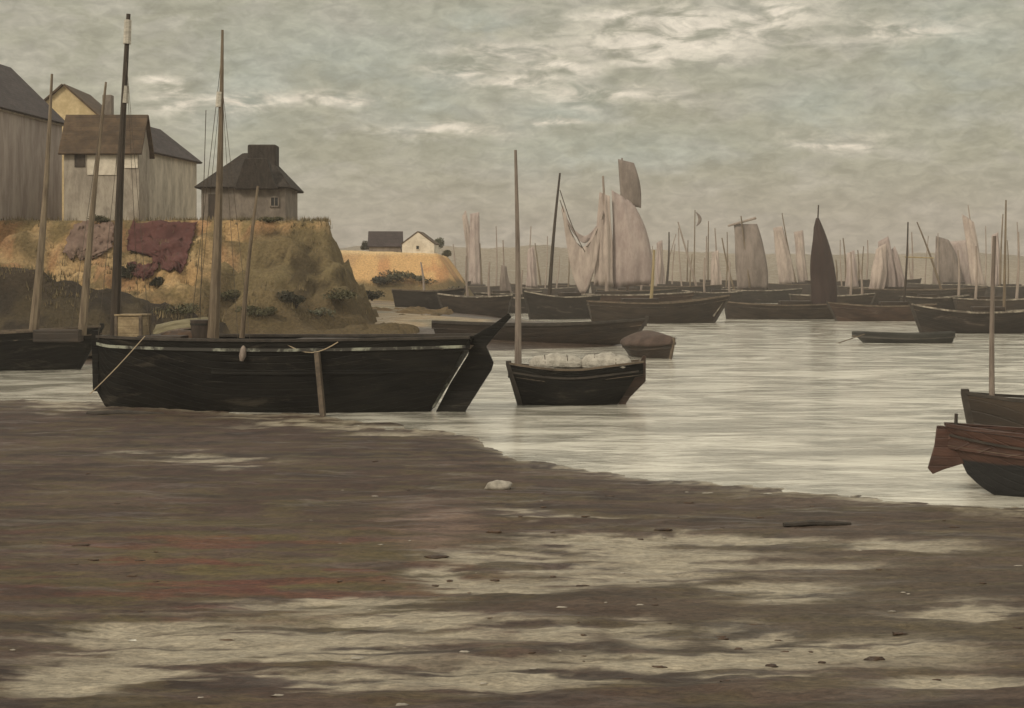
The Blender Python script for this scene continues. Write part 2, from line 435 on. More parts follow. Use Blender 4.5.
def ground(x, y):
    """height and earth colour"""
    d1 = np.interp(x, YW_X, YW_Y) - y + (fbm(x * .55, y * .55, 3) - .5) * 1.6 + (fbm(x * .16, y * .3, 9) - .5) * 1.5 + (fbm(x * 1.1, y * 2.2, 6, 4, .6) - .5) * 1.5
    long_ = fbm(x * .35, y * 1.25, 21, 4) - .5
    fine = fbm(x * 1.1, y * 3.2, 33, 4, .6) - .5
    comb = fbm(x * 1.5 + 2, y * 5.5, 37, 4, .6) - .5
    base = .022 + .070 * (1 - np.exp(-np.maximum(d1, 0) / 4.0)) + .095 * long_ + .070 * fine + .065 * comb + .010
    px = 512 + F * x / np.maximum(y, 4.0); py = HORIZ + F * EYE / np.maximum(y, 4.0)
    wob = (fbm(x * .6, y * 1.6, 51) - .5)
    base = base + .035 * (fbm(x * 3.1, y * 8.0, 39, 3, .55) - .5) * (y < 60)
    wet = np.zeros(x.shape)
    for cx, cy, hx, hy, dp in POOLS:
        r = ((px - cx + 60 * wob) / (hx * 1.15)) ** 2 + ((py - cy + 26 * wob) / (hy * 1.2)) ** 2
        g = np.exp(-r ** 1.3)
        base = base - (.36 if dp < .2 else .62) * dp * g
        wet = np.maximum(wet, g)
    zm = np.where(d1 > 0, np.minimum(base, .02 + d1 * .12), -.06 * np.abs(d1))
    d2 = sdf(LAND, x, y) + (fbm(x * .2, y * .15, 5) - .5) * 3
    ln = fbm(x * .3, y * .3, 8) - .5
    zl = np.where(d2 > 0, 1.9 * (1 - np.exp(-d2 / 13.0)) + .25 * ln * np.minimum(d2 / 4, 1), -.12 * np.abs(d2))
    far = y - 336 - 30 * (fbm(x * .01, x * 0 + .5, 2) - .5)
    ridge = 12.0 + 6.5 * (fbm(x * .03, x * 0 + 3.3, 12, 5, .6) - .5) - 2.5 * sstep(x, 40, 110)
    zf = np.where(far > 0, ridge * sstep(far, 0, 60) + .8 * (fbm(x * .2, y * .05, 4) - .5) * np.minimum(far / 8, 1), -.1 * np.abs(far))
    z = np.maximum(np.maximum(zm, zl), np.maximum(zf, -1.9))
    pool = wet.copy()
    wet = np.maximum(wet, np.exp(-np.maximum(d1, 0) / 1.3) * .9)
    # colours
    n_a = fbm(x * .22, y * .75, 71, 5); n_b = fbm(x * .5, y * 2.2, 83, 5, .6); n_c = fbm(x * .9 + 9, y * 3.5, 91, 4)
    c = np.empty(x.shape + (3,)); c[:] = (.043, .0245, .0178)
    c = lerp3(c, (.068, .044, .033), sstep(n_a, .46, .66) * .85)
    c = lerp3(c, (.026, .016, .0125), sstep(n_b, .48, .64) * .9)
    c = lerp3(c, (.072, .054, .025), sstep(n_c, .50, .66) * .6)
    left_low = np.exp(-(((px - 230) / 230) ** 2 + ((py - 575) / 55) ** 2))
    c = lerp3(c, (.098, .076, .028), left_low * sstep(n_b, .36, .6) * .8)
    c = lerp3(c, (.090, .030, .020), left_low * sstep(fbm(x * .8, y * 2.6, 101, 4), .56, .68) * .85)
    right_low = np.exp(-(((px - 850) / 260) ** 2 + ((py - 610) / 90) ** 2))
    c = lerp3(c, (.090, .074, .050), right_low * .5)
    pink = np.exp(-(((px - 430) / 55) ** 2 + ((py - 530) / 26) ** 2) ** 2)
    c = lerp3(c, (.150, .100, .080), pink * sstep(n_c, .3, .6) * .7)
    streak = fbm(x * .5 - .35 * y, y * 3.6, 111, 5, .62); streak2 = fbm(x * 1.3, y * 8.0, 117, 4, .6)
    sky_sheen = np.clip(pool * 1.25, 0, 1) * sstep(streak + .45 * (streak2 - .5) + .22 * pool, .50, .66)
    sky_sheen = np.maximum(sky_sheen, .95 * np.exp(-np.maximum(d1 - .3, 0) / .8) * sstep(streak2, .42, .56) * (y > 10) * (d1 > -1))  # bright glints along the water's edge, painted pale as well
    c = lerp3(c, (.27, .235, .175), sky_sheen * .92)       # sky sheen of the wet runnels, painted into the mud colour
    wet = np.maximum(wet, sky_sheen)
    # shore beyond the boats
    land = sstep(zl, -.3, .1) * (y > 60)
    cs = np.empty_like(c); cs[:] = (.040, .028, .021)
    cs = lerp3(cs, (.066, .046, .033), sstep(n_a, .4, .65))
    sand = sstep(zl + .7 * (n_a - .5), 1.02, 1.35)
    cs = lerp3(cs, (.27, .19, .095), sand * .85)
    cs = lerp3(cs, (.10, .085, .045), sand * sstep(fbm(x * .25, y * .12, 44), .5, .62))
    c = lerp3(c, (0, 0, 0), land) + cs * land[..., None]
    fm = sstep(far, -4, 4)
    cf = np.empty_like(c); cf[:] = (.20, .160, .112)  # far shore paled, haze partly put into its earth colour
    cf = lerp3(cf, (.155, .125, .086), sstep(fbm(x * .08, y * .03, 61), .45, .6))
    c = lerp3(c, (0, 0, 0), fm) + cf * fm[..., None]
    return z, c, wet


def sheet(name, X, Y, Z, C, m, W=None):
    nr, nc = X.shape
    me = bpy.data.meshes.new(name)
    me.vertices.add(nr * nc)
    me.vertices.foreach_set('co', np.stack([X, Y, Z], -1).astype(np.float32).ravel())
    i = np.arange(nr * nc).reshape(nr, nc)
    q = np.stack([i[:-1, :-1], i[:-1, 1:], i[1:, 1:], i[1:, :-1]], -1).reshape(-1, 4)
    me.loops.add(q.size); me.loops.foreach_set('vertex_index', q.ravel().astype(np.int32))
    me.polygons.add(len(q))
    me.polygons.foreach_set('loop_start', np.arange(0, q.size, 4, dtype=np.int32))
    me.polygons.foreach_set('loop_total', np.full(len(q), 4, dtype=np.int32))
    me.polygons.foreach_set('use_smooth', np.ones(len(q), dtype=bool))
    me.update(calc_edges=True); me.validate()
    a = me.color_attributes.new('tint', 'FLOAT_COLOR', 'POINT')
    a.data.foreach_set('color', np.concatenate([C, np.ones(C.shape[:2] + (1,))], -1).astype(np.float32).ravel())
    if W is not None:
        b = me.attributes.new('wet', 'FLOAT', 'POINT'); b.data.foreach_set('value', W.astype(np.float32).ravel())
    me.materials.append(m)
    o = bpy.data.objects.new(name, me); COL.objects.link(o)
    return o


def mud_material():
    m = bpy.data.materials.new('tidal_mud'); m.use_nodes = True
    k = NT(m.node_tree); p = k.n['Principled BSDF']
    geo = k.new('ShaderNodeNewGeometry').outputs['Position']
    a = k.new('ShaderNodeAttribute'); a.attribute_name = 'tint'
    w = k.new('ShaderNodeAttribute'); w.attribute_name = 'wet'
    n1 = k.noise(k.scale(geo, 1.0, 3.2, 1), 1.3, 6, .65, .6)
    n2 = k.noise(k.scale(geo, 1.6, 4.0, 1), 6.0, 5, .7, .4)
    n3 = k.noise(k.scale(geo, .35, 1.3, 1, loc=(3, 8, 0)), 1.0, 6, .62, .8)
    g = k.ramp(n2, .25, .75, .58, 1.45)
    g = k.math('MULTIPLY', g, k.ramp(n1, .3, .7, .78, 1.25))
    col = k.mix(1.0, a.outputs['Color'], k.xyz(g, g, g), 'MULTIPLY')
    k.put(p.inputs['Base Color'], col)
    damp = k.math('ADD', k.ramp(n3, .50, .68, 0, .8), k.math('MULTIPLY', w.outputs['Fac'], .7), clamp=True)
    damp = k.math('MULTIPLY', damp, k.ramp(n1, .3, .6, .35, 1.0))
    k.put(p.inputs['Roughness'], k.math('MULTIPLY_ADD', damp, -.50, .78))
    p.inputs['Specular IOR Level'].default_value = .30
    bp = k.new('ShaderNodeBump'); bp.inputs['Strength'].default_value = .8; bp.inputs['Distance'].default_value = .06
    k.put(bp.inputs['Height'], k.math('ADD', k.math('MULTIPLY', n1, .7), k.math('MULTIPLY', n2, .45)))
    k.put(p.inputs['Normal'], bp.outputs[0])
    return m


M['mud'] = mud_material()
ys = [-18.0]
while ys[-1] < 12: ys.append(ys[-1] + 1.0)
while ys[-1] < 470:
    ys.append(ys[-1] + max(.06, ys[-1] * ys[-1] * .00022, ys[-1] * .0018 if ys[-1] < 60 else 0))
yy = np.array(ys)
t = np.linspace(-1, 1, 461); uu = .43 * t + .35 * t ** 5
Yg, Ug = np.meshgrid(yy, uu, indexing='ij')
Xg = Ug * (Yg + 20)
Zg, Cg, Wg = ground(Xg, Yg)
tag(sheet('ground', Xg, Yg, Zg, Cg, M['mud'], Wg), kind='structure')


def water_material():
    m = bpy.data.materials.new('harbour_water'); m.use_nodes = True
    k = NT(m.node_tree); p = k.n['Principled BSDF']
    geo = k.new('ShaderNodeNewGeometry').outputs['Position']
    n1 = k.noise(k.scale(geo, .55, 1.6, 1), .9, 4, .6, .5)
    n2 = k.noise(k.scale(geo, .8, 2.2, 1, (0, 0, .2)), 3.2, 4, .6, .3)
    n3 = k.noise(k.scale(geo, .35, .8, 1), .5, 6, .66, 1.2)
    k.put(p.inputs['Base Color'], k.mix(k.ramp(k.math('ADD', k.math('MULTIPLY', n3, .7), k.math('MULTIPLY', n1, .3)), .40, .60), (.30, .285, .24), (.74, .71, .615)))   # silty shallow water
    k.put(p.inputs['Roughness'], k.ramp(n3, .35, .68, .05, .16))
    p.inputs['IOR'].default_value = 2.0
    p.inputs['Specular IOR Level'].default_value = .5
    bp = k.new('ShaderNodeBump'); bp.inputs['Strength'].default_value = .36; bp.inputs['Distance'].default_value = .12
    k.put(bp.inputs['Height'], k.math('ADD', n1, k.math('MULTIPLY', n2, .35)))
    k.put(p.inputs['Normal'], bp.outputs[0])
    return m


M['water'] = water_material()
wb = MB()
wb.add([(-375, -18, 0), (375, -18, 0), (375, 470, 0), (-375, 470, 0)], [(0, 1, 2, 3)])
tag(wb.build('water', M['water']), kind='structure')

# the earth bank the houses stand on, and the sandy headland beyond
TOP = 8.6
PLATEAU = np.array([(-140, 100.5), (-17, 100.5), (-13.3, 101.5), (-16.2, 118), (-23, 150), (-140, 150)], float)


def bank_z(x, y):
    wr = (fbm(x * .22, y * .22, 14) - .5)
    ins = sdf(PLATEAU, x, y)
    # distance outside, steeper at the seaward end
    dx = np.maximum(x + 13.2 + .2 * np.maximum(y - 101, 0), 0) * 2.1; dy = np.maximum(100.5 - y, 0)
    d = np.where(ins > 0, 0, np.hypot(dx, dy)); d = d + (wr * 3.0 + 2.2 * (fbm(x * .55 + 4, y * .55, 15, 4, .6) - .5)) * np.clip(d / 1.5, .25, 1)
    z = TOP - 6.9 * np.clip(np.maximum(d, 0) / 8.6, 0, 1.4) ** .92
    led = z * 1.05 + 1.5 * wr; z = z - .38 * np.sin(led * 2 * math.pi / 1.9) * np.clip(d / 1.5, 0, 1)     # worn ledges
    gul = np.abs(fbm(x * .35, y * .12, 23) - .5) * 2.0
    z = z - 1.1 * np.clip(d / 3, 0, 1) * np.clip(.35 - gul, 0, 1) * 2
    z = np.where(ins > 0, TOP + .12 * wr, np.minimum(z, TOP))
    z = np.maximum(z, 1.0 + 2.9 * np.exp(-(((x + 15.6) / 2.6) ** 2 + ((y - 90.5) / 2.4) ** 2)))   # mound at the foot
    ramp = (4.75 + (-29.0 - x) * .27 + 1.0 * (fbm(x * .6, y * .3, 29, 4) - .5)) - np.maximum(82 - y, 0) * .75 - np.maximum(y - 84, 0) * .5     # dark cart ramp
    z = np.maximum(z, np.where(x < -17, ramp, -3))
    rough = np.clip((TOP + .1 - z) / .8, .12, 1)
    return z + rough * (1.5 * (fbm(x * .4, y * .5, 31) - .5) + .55 * (fbm(x * 1.5, y * 1.5, 32) - .5))


def bank():
    x = np.arange(-78, -5, .3); y = np.arange(75, 150, .3)
    Yb, Xb = np.meshgrid(y, x, indexing='ij')
    Z = bank_z(Xb, Yb)
    edge = np.minimum(np.minimum(Xb + 78, -5.3 - Xb), Yb - 75)
    Z = np.where(edge < 1.0, np.minimum(Z, .4), Z)
    n = fbm(Xb * .3, Yb * .3, 41, 5); n2 = fbm(Xb * .9, Yb * .5, 43, 4)
    c = np.empty(Z.shape + (3,)); c[:] = (.36, .235, .115)
    c = lerp3(c, (.30, .215, .115), sstep(n, .42, .6))
    c = lerp3(c, (.17, .128, .060), sstep(n2, .50, .62) * .8)
    c = lerp3(c, (.46, .33, .18), sstep(fbm(Xb * .45, Yb * 1.1, 57, 4), .56, .66) * .7)
    c = lerp3(c, (.10, .078, .040), sstep(fbm(Xb * .25, Yb * 1.4, 59, 5), .56, .66) * .75)
    olive = sstep(Xb + .42 * (101 - Yb) + 2.2 * (n - .5), -19.2, -16.2) * sstep(TOP - .35 - Z, -.05, .5)  # shade of the bank's seaward end, painted in as olive
    c = lerp3(c, (.118, .092, .049), olive * .9)
    c = lerp3(c, (.16, .125, .066), sstep(fbm(Xb * .3 + Z * .2, Z * 1.1, 47), .50, .60) * olive * .85)
    c = lerp3(c, (.045, .034, .020), sstep(fbm(Xb * .35, Z * .9 + 7, 49), .54, .66) * olive * .85)
    rust = sstep(fbm(Xb * .5, Yb * .5, 53), .60, .68)
    c = lerp3(c, (.30, .15, .08), rust * .5 * (1 - olive))
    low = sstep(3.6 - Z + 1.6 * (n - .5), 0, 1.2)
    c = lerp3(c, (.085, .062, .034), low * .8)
    rampc = 4.75 + (-29.0 - Xb) * .27 + .15 - Z
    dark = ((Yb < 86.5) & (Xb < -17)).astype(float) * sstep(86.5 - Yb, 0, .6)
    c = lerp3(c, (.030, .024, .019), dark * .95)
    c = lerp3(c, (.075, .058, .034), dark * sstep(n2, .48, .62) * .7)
    turf = sstep(Z, TOP - .25, TOP) * .8
    c = lerp3(c, (.16, .125, .065), turf * sstep(n2, .35, .6))
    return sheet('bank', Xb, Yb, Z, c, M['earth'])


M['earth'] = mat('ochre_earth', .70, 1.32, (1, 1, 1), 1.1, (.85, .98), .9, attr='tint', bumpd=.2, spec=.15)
tag(bank(), kind='structure')


def head_z(x, y):
    wr = fbm(x * .2, y * .2, 64) - .5
    d = np.maximum(np.maximum(-24 - x, 0) * .4, np.maximum(x + 10.6, 0) * 2.6 + wr * .6)
    dy = np.maximum(199 - y, 0) * 1.2 + wr * 1.2
    z = 8.1 - .35 * np.clip((x + 20) / 10, -1, 1) - 5.6 * np.clip(np.hypot(d * .7, dy) / 7, 0, 1.3) ** 1.1
    return z + .25 * (fbm(x * .6, y * .6, 66) - .5)


def headland():
    x = np.arange(-42, -1.5, .3); y = np.arange(188, 232, .35)
    Yb, Xb = np.meshgrid(y, x, indexing='ij')
    Z = head_z(Xb, Yb)
    edge = np.minimum(np.minimum(Xb + 42, -1.8 - Xb), np.minimum(Yb - 188, 231.7 - Yb))
    Z = np.where(edge < 1.2, np.minimum(Z, .2), Z)
    n = fbm(Xb * .25, Yb * .25, 68, 5)
    c = np.empty(Z.shape + (3,)); c[:] = (.52, .33, .155)
    c = lerp3(c, (.40, .255, .13), sstep(n, .42, .6))
    c = lerp3(c, (.44, .23, .11), sstep(fbm(Xb * .5, Yb * .3, 70), .55, .66) * .8)
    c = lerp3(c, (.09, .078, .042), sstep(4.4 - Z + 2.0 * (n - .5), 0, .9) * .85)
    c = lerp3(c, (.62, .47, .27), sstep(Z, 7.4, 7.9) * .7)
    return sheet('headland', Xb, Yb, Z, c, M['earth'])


tag(headland(), kind='structure')


def hit(px, py, fz, y0, y1, step=.1):
    """where the sight line through (px, py) first meets a piece of ground"""
    y = np.arange(y0, y1, step)
    x = (px - 512) * y / F; z = EYE - (py - HORIZ) * y / F
    g = fz(x, y)
    i = int(np.argmax(g >= z)) if (g >= z).any() else len(y) - 1
    return Vector((x[i], y[i], max(g[i], z[i])))


def ground_at(x, y):
    return float(ground(np.array([[x]], float), np.array([[y]], float))[0][0, 0])


# ------------------------------------------------------------------ boats
class Hull:
    """a planked hull: local +X is the bow, z = 0 the waterline"""
    def __init__(h, L, B, Fm, Fb, Fs, rb, rs, stern=.6, draft=.35, keel_up=.0, full=.34, drop=.4, kf=.72, kst=0.0):
        h.kf, h.kst = kf, kst
        h.L, h.B, h.Fm, h.Fb, h.Fs, h.rb, h.rs, h.stern, h.draft, h.ku, h.full, h.drop = L, B, Fm, Fb, Fs, rb, rs, stern, draft, keel_up, full, drop

    def half(h, t):
        if t < .45:
            q = math.sin(math.pi / 2 * (t / .45)) ** .8
            return h.B / 2 * (h.stern + (1 - h.stern) * q)
        return h.B / 2 * max(.012, 1 - ((t - .45) / .55) ** 2.5)

    def sheer(h, t):
        a = 2 * t - 1
        return h.Fm + (h.Fb * a * a if a > 0 else h.Fs * a * a)

    def keel(h, t):
        return -h.draft + h.ku * max(0, (t - h.kf) / (1 - h.kf)) ** 2 + (.25 * h.ku + h.kst) * max(0, (.2 - t) / .2) ** 2

    def pt(h, t, s, inset=0.0):
        zk, zs = h.keel(t), h.sheer(t)
        z = zk + (zs - zk) * s
        endb = max(0, (t - .6) / .4); ends = max(0, (.3 - t) / .3)
        p = h.full + .55 * endb ** 1.5 + (.35 if h.stern > .3 else .6) * ends ** 1.5
        y = max(.004, h.half(t) * (max(s, 0) ** p) - inset)
        x = h.L * (t - .5) + h.rb * endb ** 2 * s - h.rs * ends ** 2 * s
        return Vector((x, y, z))

    def shell(h, name, m, parent, n=30, ms=11):
        b = MB()
        for side in (1, -1):
            rows, uvs = [], []
            for i in range(n + 1):
                t_ = i / n; row, girth, last = [], 0, None
                for j in range(ms):
                    q = h.pt(t_, (j / (ms - 1)) ** 1.5)
                    if last is not None: girth += (q - last).length
                    last = q
                    row.append(Vector((q.x, side * q.y, q.z))); uvs.append((q.x, girth))
                q = h.pt(t_, 1.0, .10); top = h.pt(t_, 1.0)
                row.append(Vector((top.x, side * q.y, top.z))); uvs.append((q.x, girth + .1))
                row.append(Vector((top.x, side * q.y, top.z - h.drop - .05))); uvs.append((q.x, girth + .4))
                rows.append(row)
            P = [p for r in rows for p in r]; nc = ms + 2; Fc = []
            for i in range(n):
                for j in range(nc - 1):
                    f = (i * nc + j, (i + 1) * nc + j, (i + 1) * nc + j + 1, i * nc + j + 1)
                    Fc.append(f if side < 0 else f[::-1])
            b.add(P, Fc, uvs)
        # transom
        st = [h.pt(0, (j / (ms - 1)) ** 1.5) for j in range(ms)]
        P = [Vector((q.x, q.y, q.z)) for q in st] + [Vector((q.x, -q.y, q.z)) for q in reversed(st)]
        b.add(P, [tuple(range(len(P)))], [(q.y, q.z) for q in P])
        return b.build(name, m, parent, smooth=True)

    def deck(h, m, parent, n=24, name='deck'):
        rows = []
        for i in range(n + 1):
            q = h.pt(i / n, 1.0, .10)
            z = q.z - h.drop
            rows.append([(q.x, q.y * k, z + .08 * (1 - k * k)) for k in (-1, -.5, 0, .5, 1)])
        return MB().grid(rows).build(name, m, parent, smooth=True, solid=.03)

    def strip(h, name, m, parent, s=1.0, w=.10, hgt=.09, out=.03, n=34, lift=.05, t0=0, t1=1):
        """a rail or rubbing strake that follows the sheer"""
        b = MB()
        for side in (1, -1):
            rows = []
            for i in range(n + 1):
                q = h.pt(t0 + (t1 - t0) * i / n, s); yo, yi = q.y + out, max(q.y + out - w, .002)
                rows.append([(q.x, side * yo, q.z - hgt / 2 + lift), (q.x, side * yo, q.z + hgt / 2 + lift), (q.x, side * yi, q.z + hgt / 2 + lift), (q.x, side * yi, q.z - hgt / 2 + lift)])
            b.grid(rows, True)
            b.f.append(tuple(len(b.v) - 4 + k for k in range(4))); b.f.append(tuple(len(b.v) - 4 * (n + 1) + k for k in range(4)))
        return b.build(name, m, parent)

    def stem(h, m, parent, w=.14, fwd=.12, up=.18):
        q = [h.pt(1, s) for s in (0, .25, .5, .75, 1)]
        out = [(p.x + fwd, p.z) for p in q] + [(q[-1].x + fwd, q[-1].z + up), (q[-1].x - .12, q[-1].z + up)] + [(p.x - .12, p.z) for p in reversed(q)]
        return MB().prism(out, -w / 2, w / 2).build('stem', m, parent, bevel=.02)

    def rudder(h, m, parent, depth=.7, w=.08, head=.25):
        a, c = h.pt(0, 1), h.pt(0, 0)
        out = [(a.x - .05, a.z + head), (a.x - .05 - depth * .35, a.z + head), (a.x - depth * .5, a.z * .55), (c.x - depth * 1.1 - h.rs * .2, .25), (c.x - depth, c.z), (c.x - .04, c.z)]
        return MB().prism(out, -w / 2, w / 2).build('rudder', m, parent, bevel=.015)


def to_local(parent, p):
    return mat_of(parent).inverted() @ Vector(p)


def spar(parent, name, a, b, r0, r1, m, bend=0.0, n=8):
    """a pole from a to b (world points), slightly bent, under its boat"""
    a, b = to_local(parent, a), to_local(parent, b)
    pts, rr = [], []
    for i in range(n + 1):
        f = i / n
        p = a.lerp(b, f); p.x += bend * math.sin(math.pi * f)
        pts.append(p); rr.append(r0 + (r1 - r0) * f ** .9)
    return MB().tube(pts, rr, 8).build(name, m, parent, smooth=True)


def sail(parent, name, corners, m, billow=.4, nu=12, nv=14, folds=0.0, seed=0, edge=None, thick=.03):
    """cloth between four world points (bottom-left, bottom-right, top-right, top-left)"""
    bl, br, tr, tl = [Vector(c) for c in corners]
    rows = []
    for i in range(nv + 1):
        v = i / nv; row = []
        for j in range(nu + 1):
            u = j / nu
            p = bl.lerp(br, u).lerp(tl.lerp(tr, u), v)
            p.y -= billow * math.sin(math.pi * u) * math.sin(math.pi * min(1, v * .9 + .08))
            if folds:
                p.y += folds * (math.sin(u * 17 + seed + 2.5 * v) + .6 * math.sin(u * 31 + 3 * seed - 3 * v)) * (1 - .35 * v)
                p.x += folds * .4 * math.sin(v * 9 + seed + u * 5)
            if edge: p.x += edge * math.sin(math.pi * v) * (u - .0)
            row.append(to_local(parent, p))
        rows.append(row)
    return MB().grid(rows).build(name, m, parent, smooth='all', solid=thick)


def festoon(parent, name, top, drop, m, sag=.0, nv=9, folds=.12, seed=0):
    """cloth hung along a row of points and gathered in swags"""
    rows = []
    for i in range(nv + 1):
        v = i / nv; row = []
        for j, p in enumerate(top):
            q = Vector(p); d = drop[j] if isinstance(drop, (list, tuple)) else drop
            q.z -= d * v; q.y += folds * math.sin(j * 1.9 + seed + v * 4)
            q.x += folds * .6 * math.sin(v * 7 + j + seed)
            row.append(to_local(parent, q))
        rows.append(row)
    return MB().grid(rows).build(name, m, parent, smooth='all', solid=.03)


def rig_line(parent, a, b, r=.015, sag=0.0, m='rope_dark', name='rope'):
    a, b = to_local(parent, a), to_local(parent, b)
    pts = []
    for i in range(9):
        p = a.lerp(b, i / 8); p.z -= sag * math.sin(math.pi * i / 8); pts.append(p)
    return MB().tube(pts, r, 5).build(name, M[m], parent, smooth=True)


# ---- the big black boat lying at the edge of the mud, bow to the left
def big_boat():
    root = empty('fishing_boat', (-8.80, 49.3, 0), R(180 - 7), 'large black two-masted boat aground at the edge of the mud', 'boat')
    h = Hull(12.0, 4.0, 2.45, .02, .10, .05, 1.55, .50, .28, .85, .25, .34, kf=.935)
    h.shell('hull', M['tar'], root, 44, 15)
    h.deck(M['deck'], root)
    h.strip('rail', M['rail_dark'], root, 1.0, .2, .09, .05)
    h.strip('rub_rail', M['rail_pale'], root, .90, .07, .10, .045, lift=0)
    h.strip('wale', M['tar'], root, .62, .06, .14, .04, lift=0, t0=.02, t1=.6)
    h.stem(M['tar'], root, .2, .12, .25)
    # heavy raked rudder with a long head, seen at the right end
    a, c = h.pt(0, 1), h.pt(0, 0)
    out = [(a.x + .06, a.z + .04), (a.x - .62, a.z + .42), (a.x - 1.20, a.z + .84), (a.x - 1.30, a.z + .72), (a.x - .82, a.z + .18), (a.x - .42, a.z - .30), (a.x - .68, a.z - .86),
           (a.x - .60, a.z - 1.12), (a.x + .28, a.z - 2.50), (a.x + .34, a.z - 2.75), (a.x + 1.40, a.z - 2.72), (a.x + .80, a.z - 1.55), (a.x + .20, a.z - .60)]
    MB().prism(out, -.09, .09).build('rudder', M['tar'], root, bevel=.02)
    q0, q1 = h.pt(0, .62), h.pt(0, .08)
    b = MB().beam((q0.x - .06, .24, q0.z), (q1.x - .05, .24, q1.z), .08, .14, up=(0, 1, 0))
    b.build('gap_glint', M['rail_pale'], root)  # pale strip painted as the light caught between hull and rudder
    # masts
    Y = 49.5
    mm = spar(root, 'mast', at(115, 338, Y + .4), at(128.5, 14, Y + .4), .19, .075, M['spar_dark'], .05)
    for (pa, pb, r) in (((127, 44), (128, 20), .14), ((125, 103), (126, 86), .12)):
        spar(mm, 'cloth_wrap', at(*pa, Y + .4), at(*pb, Y + .4), r, r * .9, M['wrap'])
    m2 = spar(root, 'mast', at(213, 338, Y), at(222.5, 30, Y), .22, .045, M['spar'], -.06)
    spar(m2, 'cloth_wrap', at(219, 107, Y), at(220, 92, Y), .13, .12, M['wrap'])
    spar(root, 'sprit', at(242, 338, Y - .4), at(258, 186, Y - .4), .10, .045, M['spar'], .05)
    rig_line(root, at(200, 320, Y + .8), at(206, 110, Y + .3), .014)
    rig_line(root, at(192, 318, Y + 1), at(221, 62, Y), .011)
    for (tx, ty, feet) in ((126.5, 62, (98, 140, 150)), (221.5, 80, (196, 238, 250))):
        for fx in feet:
            rig_line(root, at(fx, 340, 48.2 if fx % 4 else 50.9), at(tx, ty, 49.6), .009, name='shroud')
    # leg that props the hull, fender, hanging lines
    q = h.pt(.46, .9)
    MB().beam(to_local(root, at(317, 352, 47.05)), to_local(root, at(323, 417, 46.8)), .26, .16, up=(1, 0, 0)).build('beaching_leg', M['rail_brown'], root, bevel=.02)
    fb = MB().tube([to_local(root, at(244, 345, 47.4)), to_local(root, at(243.5, 349, 47.36)), to_local(root, at(242.5, 356, 47.3)), to_local(root, at(241.5, 361, 47.3))], [.04, .10, .12, .06], 10)
    fb.build('fender', M['spar_grey'], root, smooth=True)
    rig_line(root, at(145, 336, 47.9), at(90, 394, 47.1), .018, .05, 'rope', 'mooring_rope')
    rig_line(root, at(286, 344, 47.2), at(338, 342, 47.1), .02, .32, 'rope', 'rope_swag')
    # low hatch and cargo fittings
    hx = to_local(root, at(165, 335, 49.8))
    MB().box((hx.x, hx.y, 2.32), (1.6, 1.2, .5)).build('hatch', M['dark_wood'], root, bevel=.03)
    hx = to_local(root, at(330, 335, 49.4))
    MB().box((hx.x, hx.y, 2.24), (2.4, 1.6, .45)).build('cabin_top', M['umber'], root, bevel=.04)
    return root, h


boat_a, hull_a = big_boat()


def deck_crate():
    p = at(133, 330, 50.0)
    root = empty('crate', (p.x, p.y, 2.13), R(-9), 'tan wooden crate on the deck of the big black boat', 'crate')
    w, d, hh = .95, .8, 1.12
    MB().box((0, 0, hh / 2), (w, d, hh)).build('crate_body', M['tan_wood'], root, bevel=.02)
    for x in (-1, 1):
        for y in (-1, 1):
            MB().box((x * (w / 2 - .02), y * (d / 2 - .02), hh / 2), (.10, .10, hh + .03)).build('corner_batten', M['rail_brown'], root)
    MB().box((0, 0, hh + .035), (w + .08, d + .08, .06)).build('lid', M['tan_wood'], root, bevel=.01)


deck_crate()


def deck_tub():
    p = at(204, 330, 49.9)
    root = empty('tub', (p.x, p.y, 2.13), 0, 'dark wooden tub at the foot of the second mast', 'tub')
    MB().tube([(0, 0, 0), (0, 0, .3), (0, 0, .72), (0, 0, .98)], [.34, .40, .46, .48], 18).build('tub_body', M['dark_wood'], root, smooth=True)
    for z, r in ((.18, .385), (.8, .48)):
        MB().tube([(0, 0, z), (0, 0, z + .07)], [r, r + .012], 18).build('hoop', M['iron'], root, smooth=True)


deck_tub()


def net_heap():
    p = at(182, 330, 50.2)
    b = MB().blob((p.x, p.y, 2.34), (.75, .5, .42), 4, .12)
    tag(b.build('net_heap', M['weed'], None, smooth='all'), 'brown heap of nets on the deck left of the dark tub', 'nets')


net_heap()


# ---- the boat whose stern shows behind it at the left edge
def left_boat():
    root = empty('moored_boat', (-28.6, 69.5, 0), R(4), 'black moored boat with two pale bare masts at the left edge', 'boat')
    h = Hull(14.0, 4.2, 1.75, .35, .35, 1.2, 1.0, .55, .5, .4, .3, .35)
    h.shell('hull', M['tar'], root, 36, 12); h.deck(M['deck'], root)
    h.strip('rail', M['rail_brown'], root, 1.0, .2, .10, .05)
    h.stem(M['tar'], root, .18, .1, .2)
    spar(root, 'mast', at(33, 338, 69.4), at(52, 74, 69.4), .26, .06, M['spar'], .1)
    spar(root, 'mast', at(82, 335, 69.6), at(106, 82, 69.6), .23, .055, M['spar'], -.06)
    hx = to_local(root, at(60, 330, 69.5))
    MB().box((hx.x, hx.y, 1.72), (2.2, 1.7, .6)).build('cabin_top', M['umber'], root, bevel=.05)
    rig_line(root, at(70, 335, 69), at(104, 100, 69.6), .014)


left_boat()


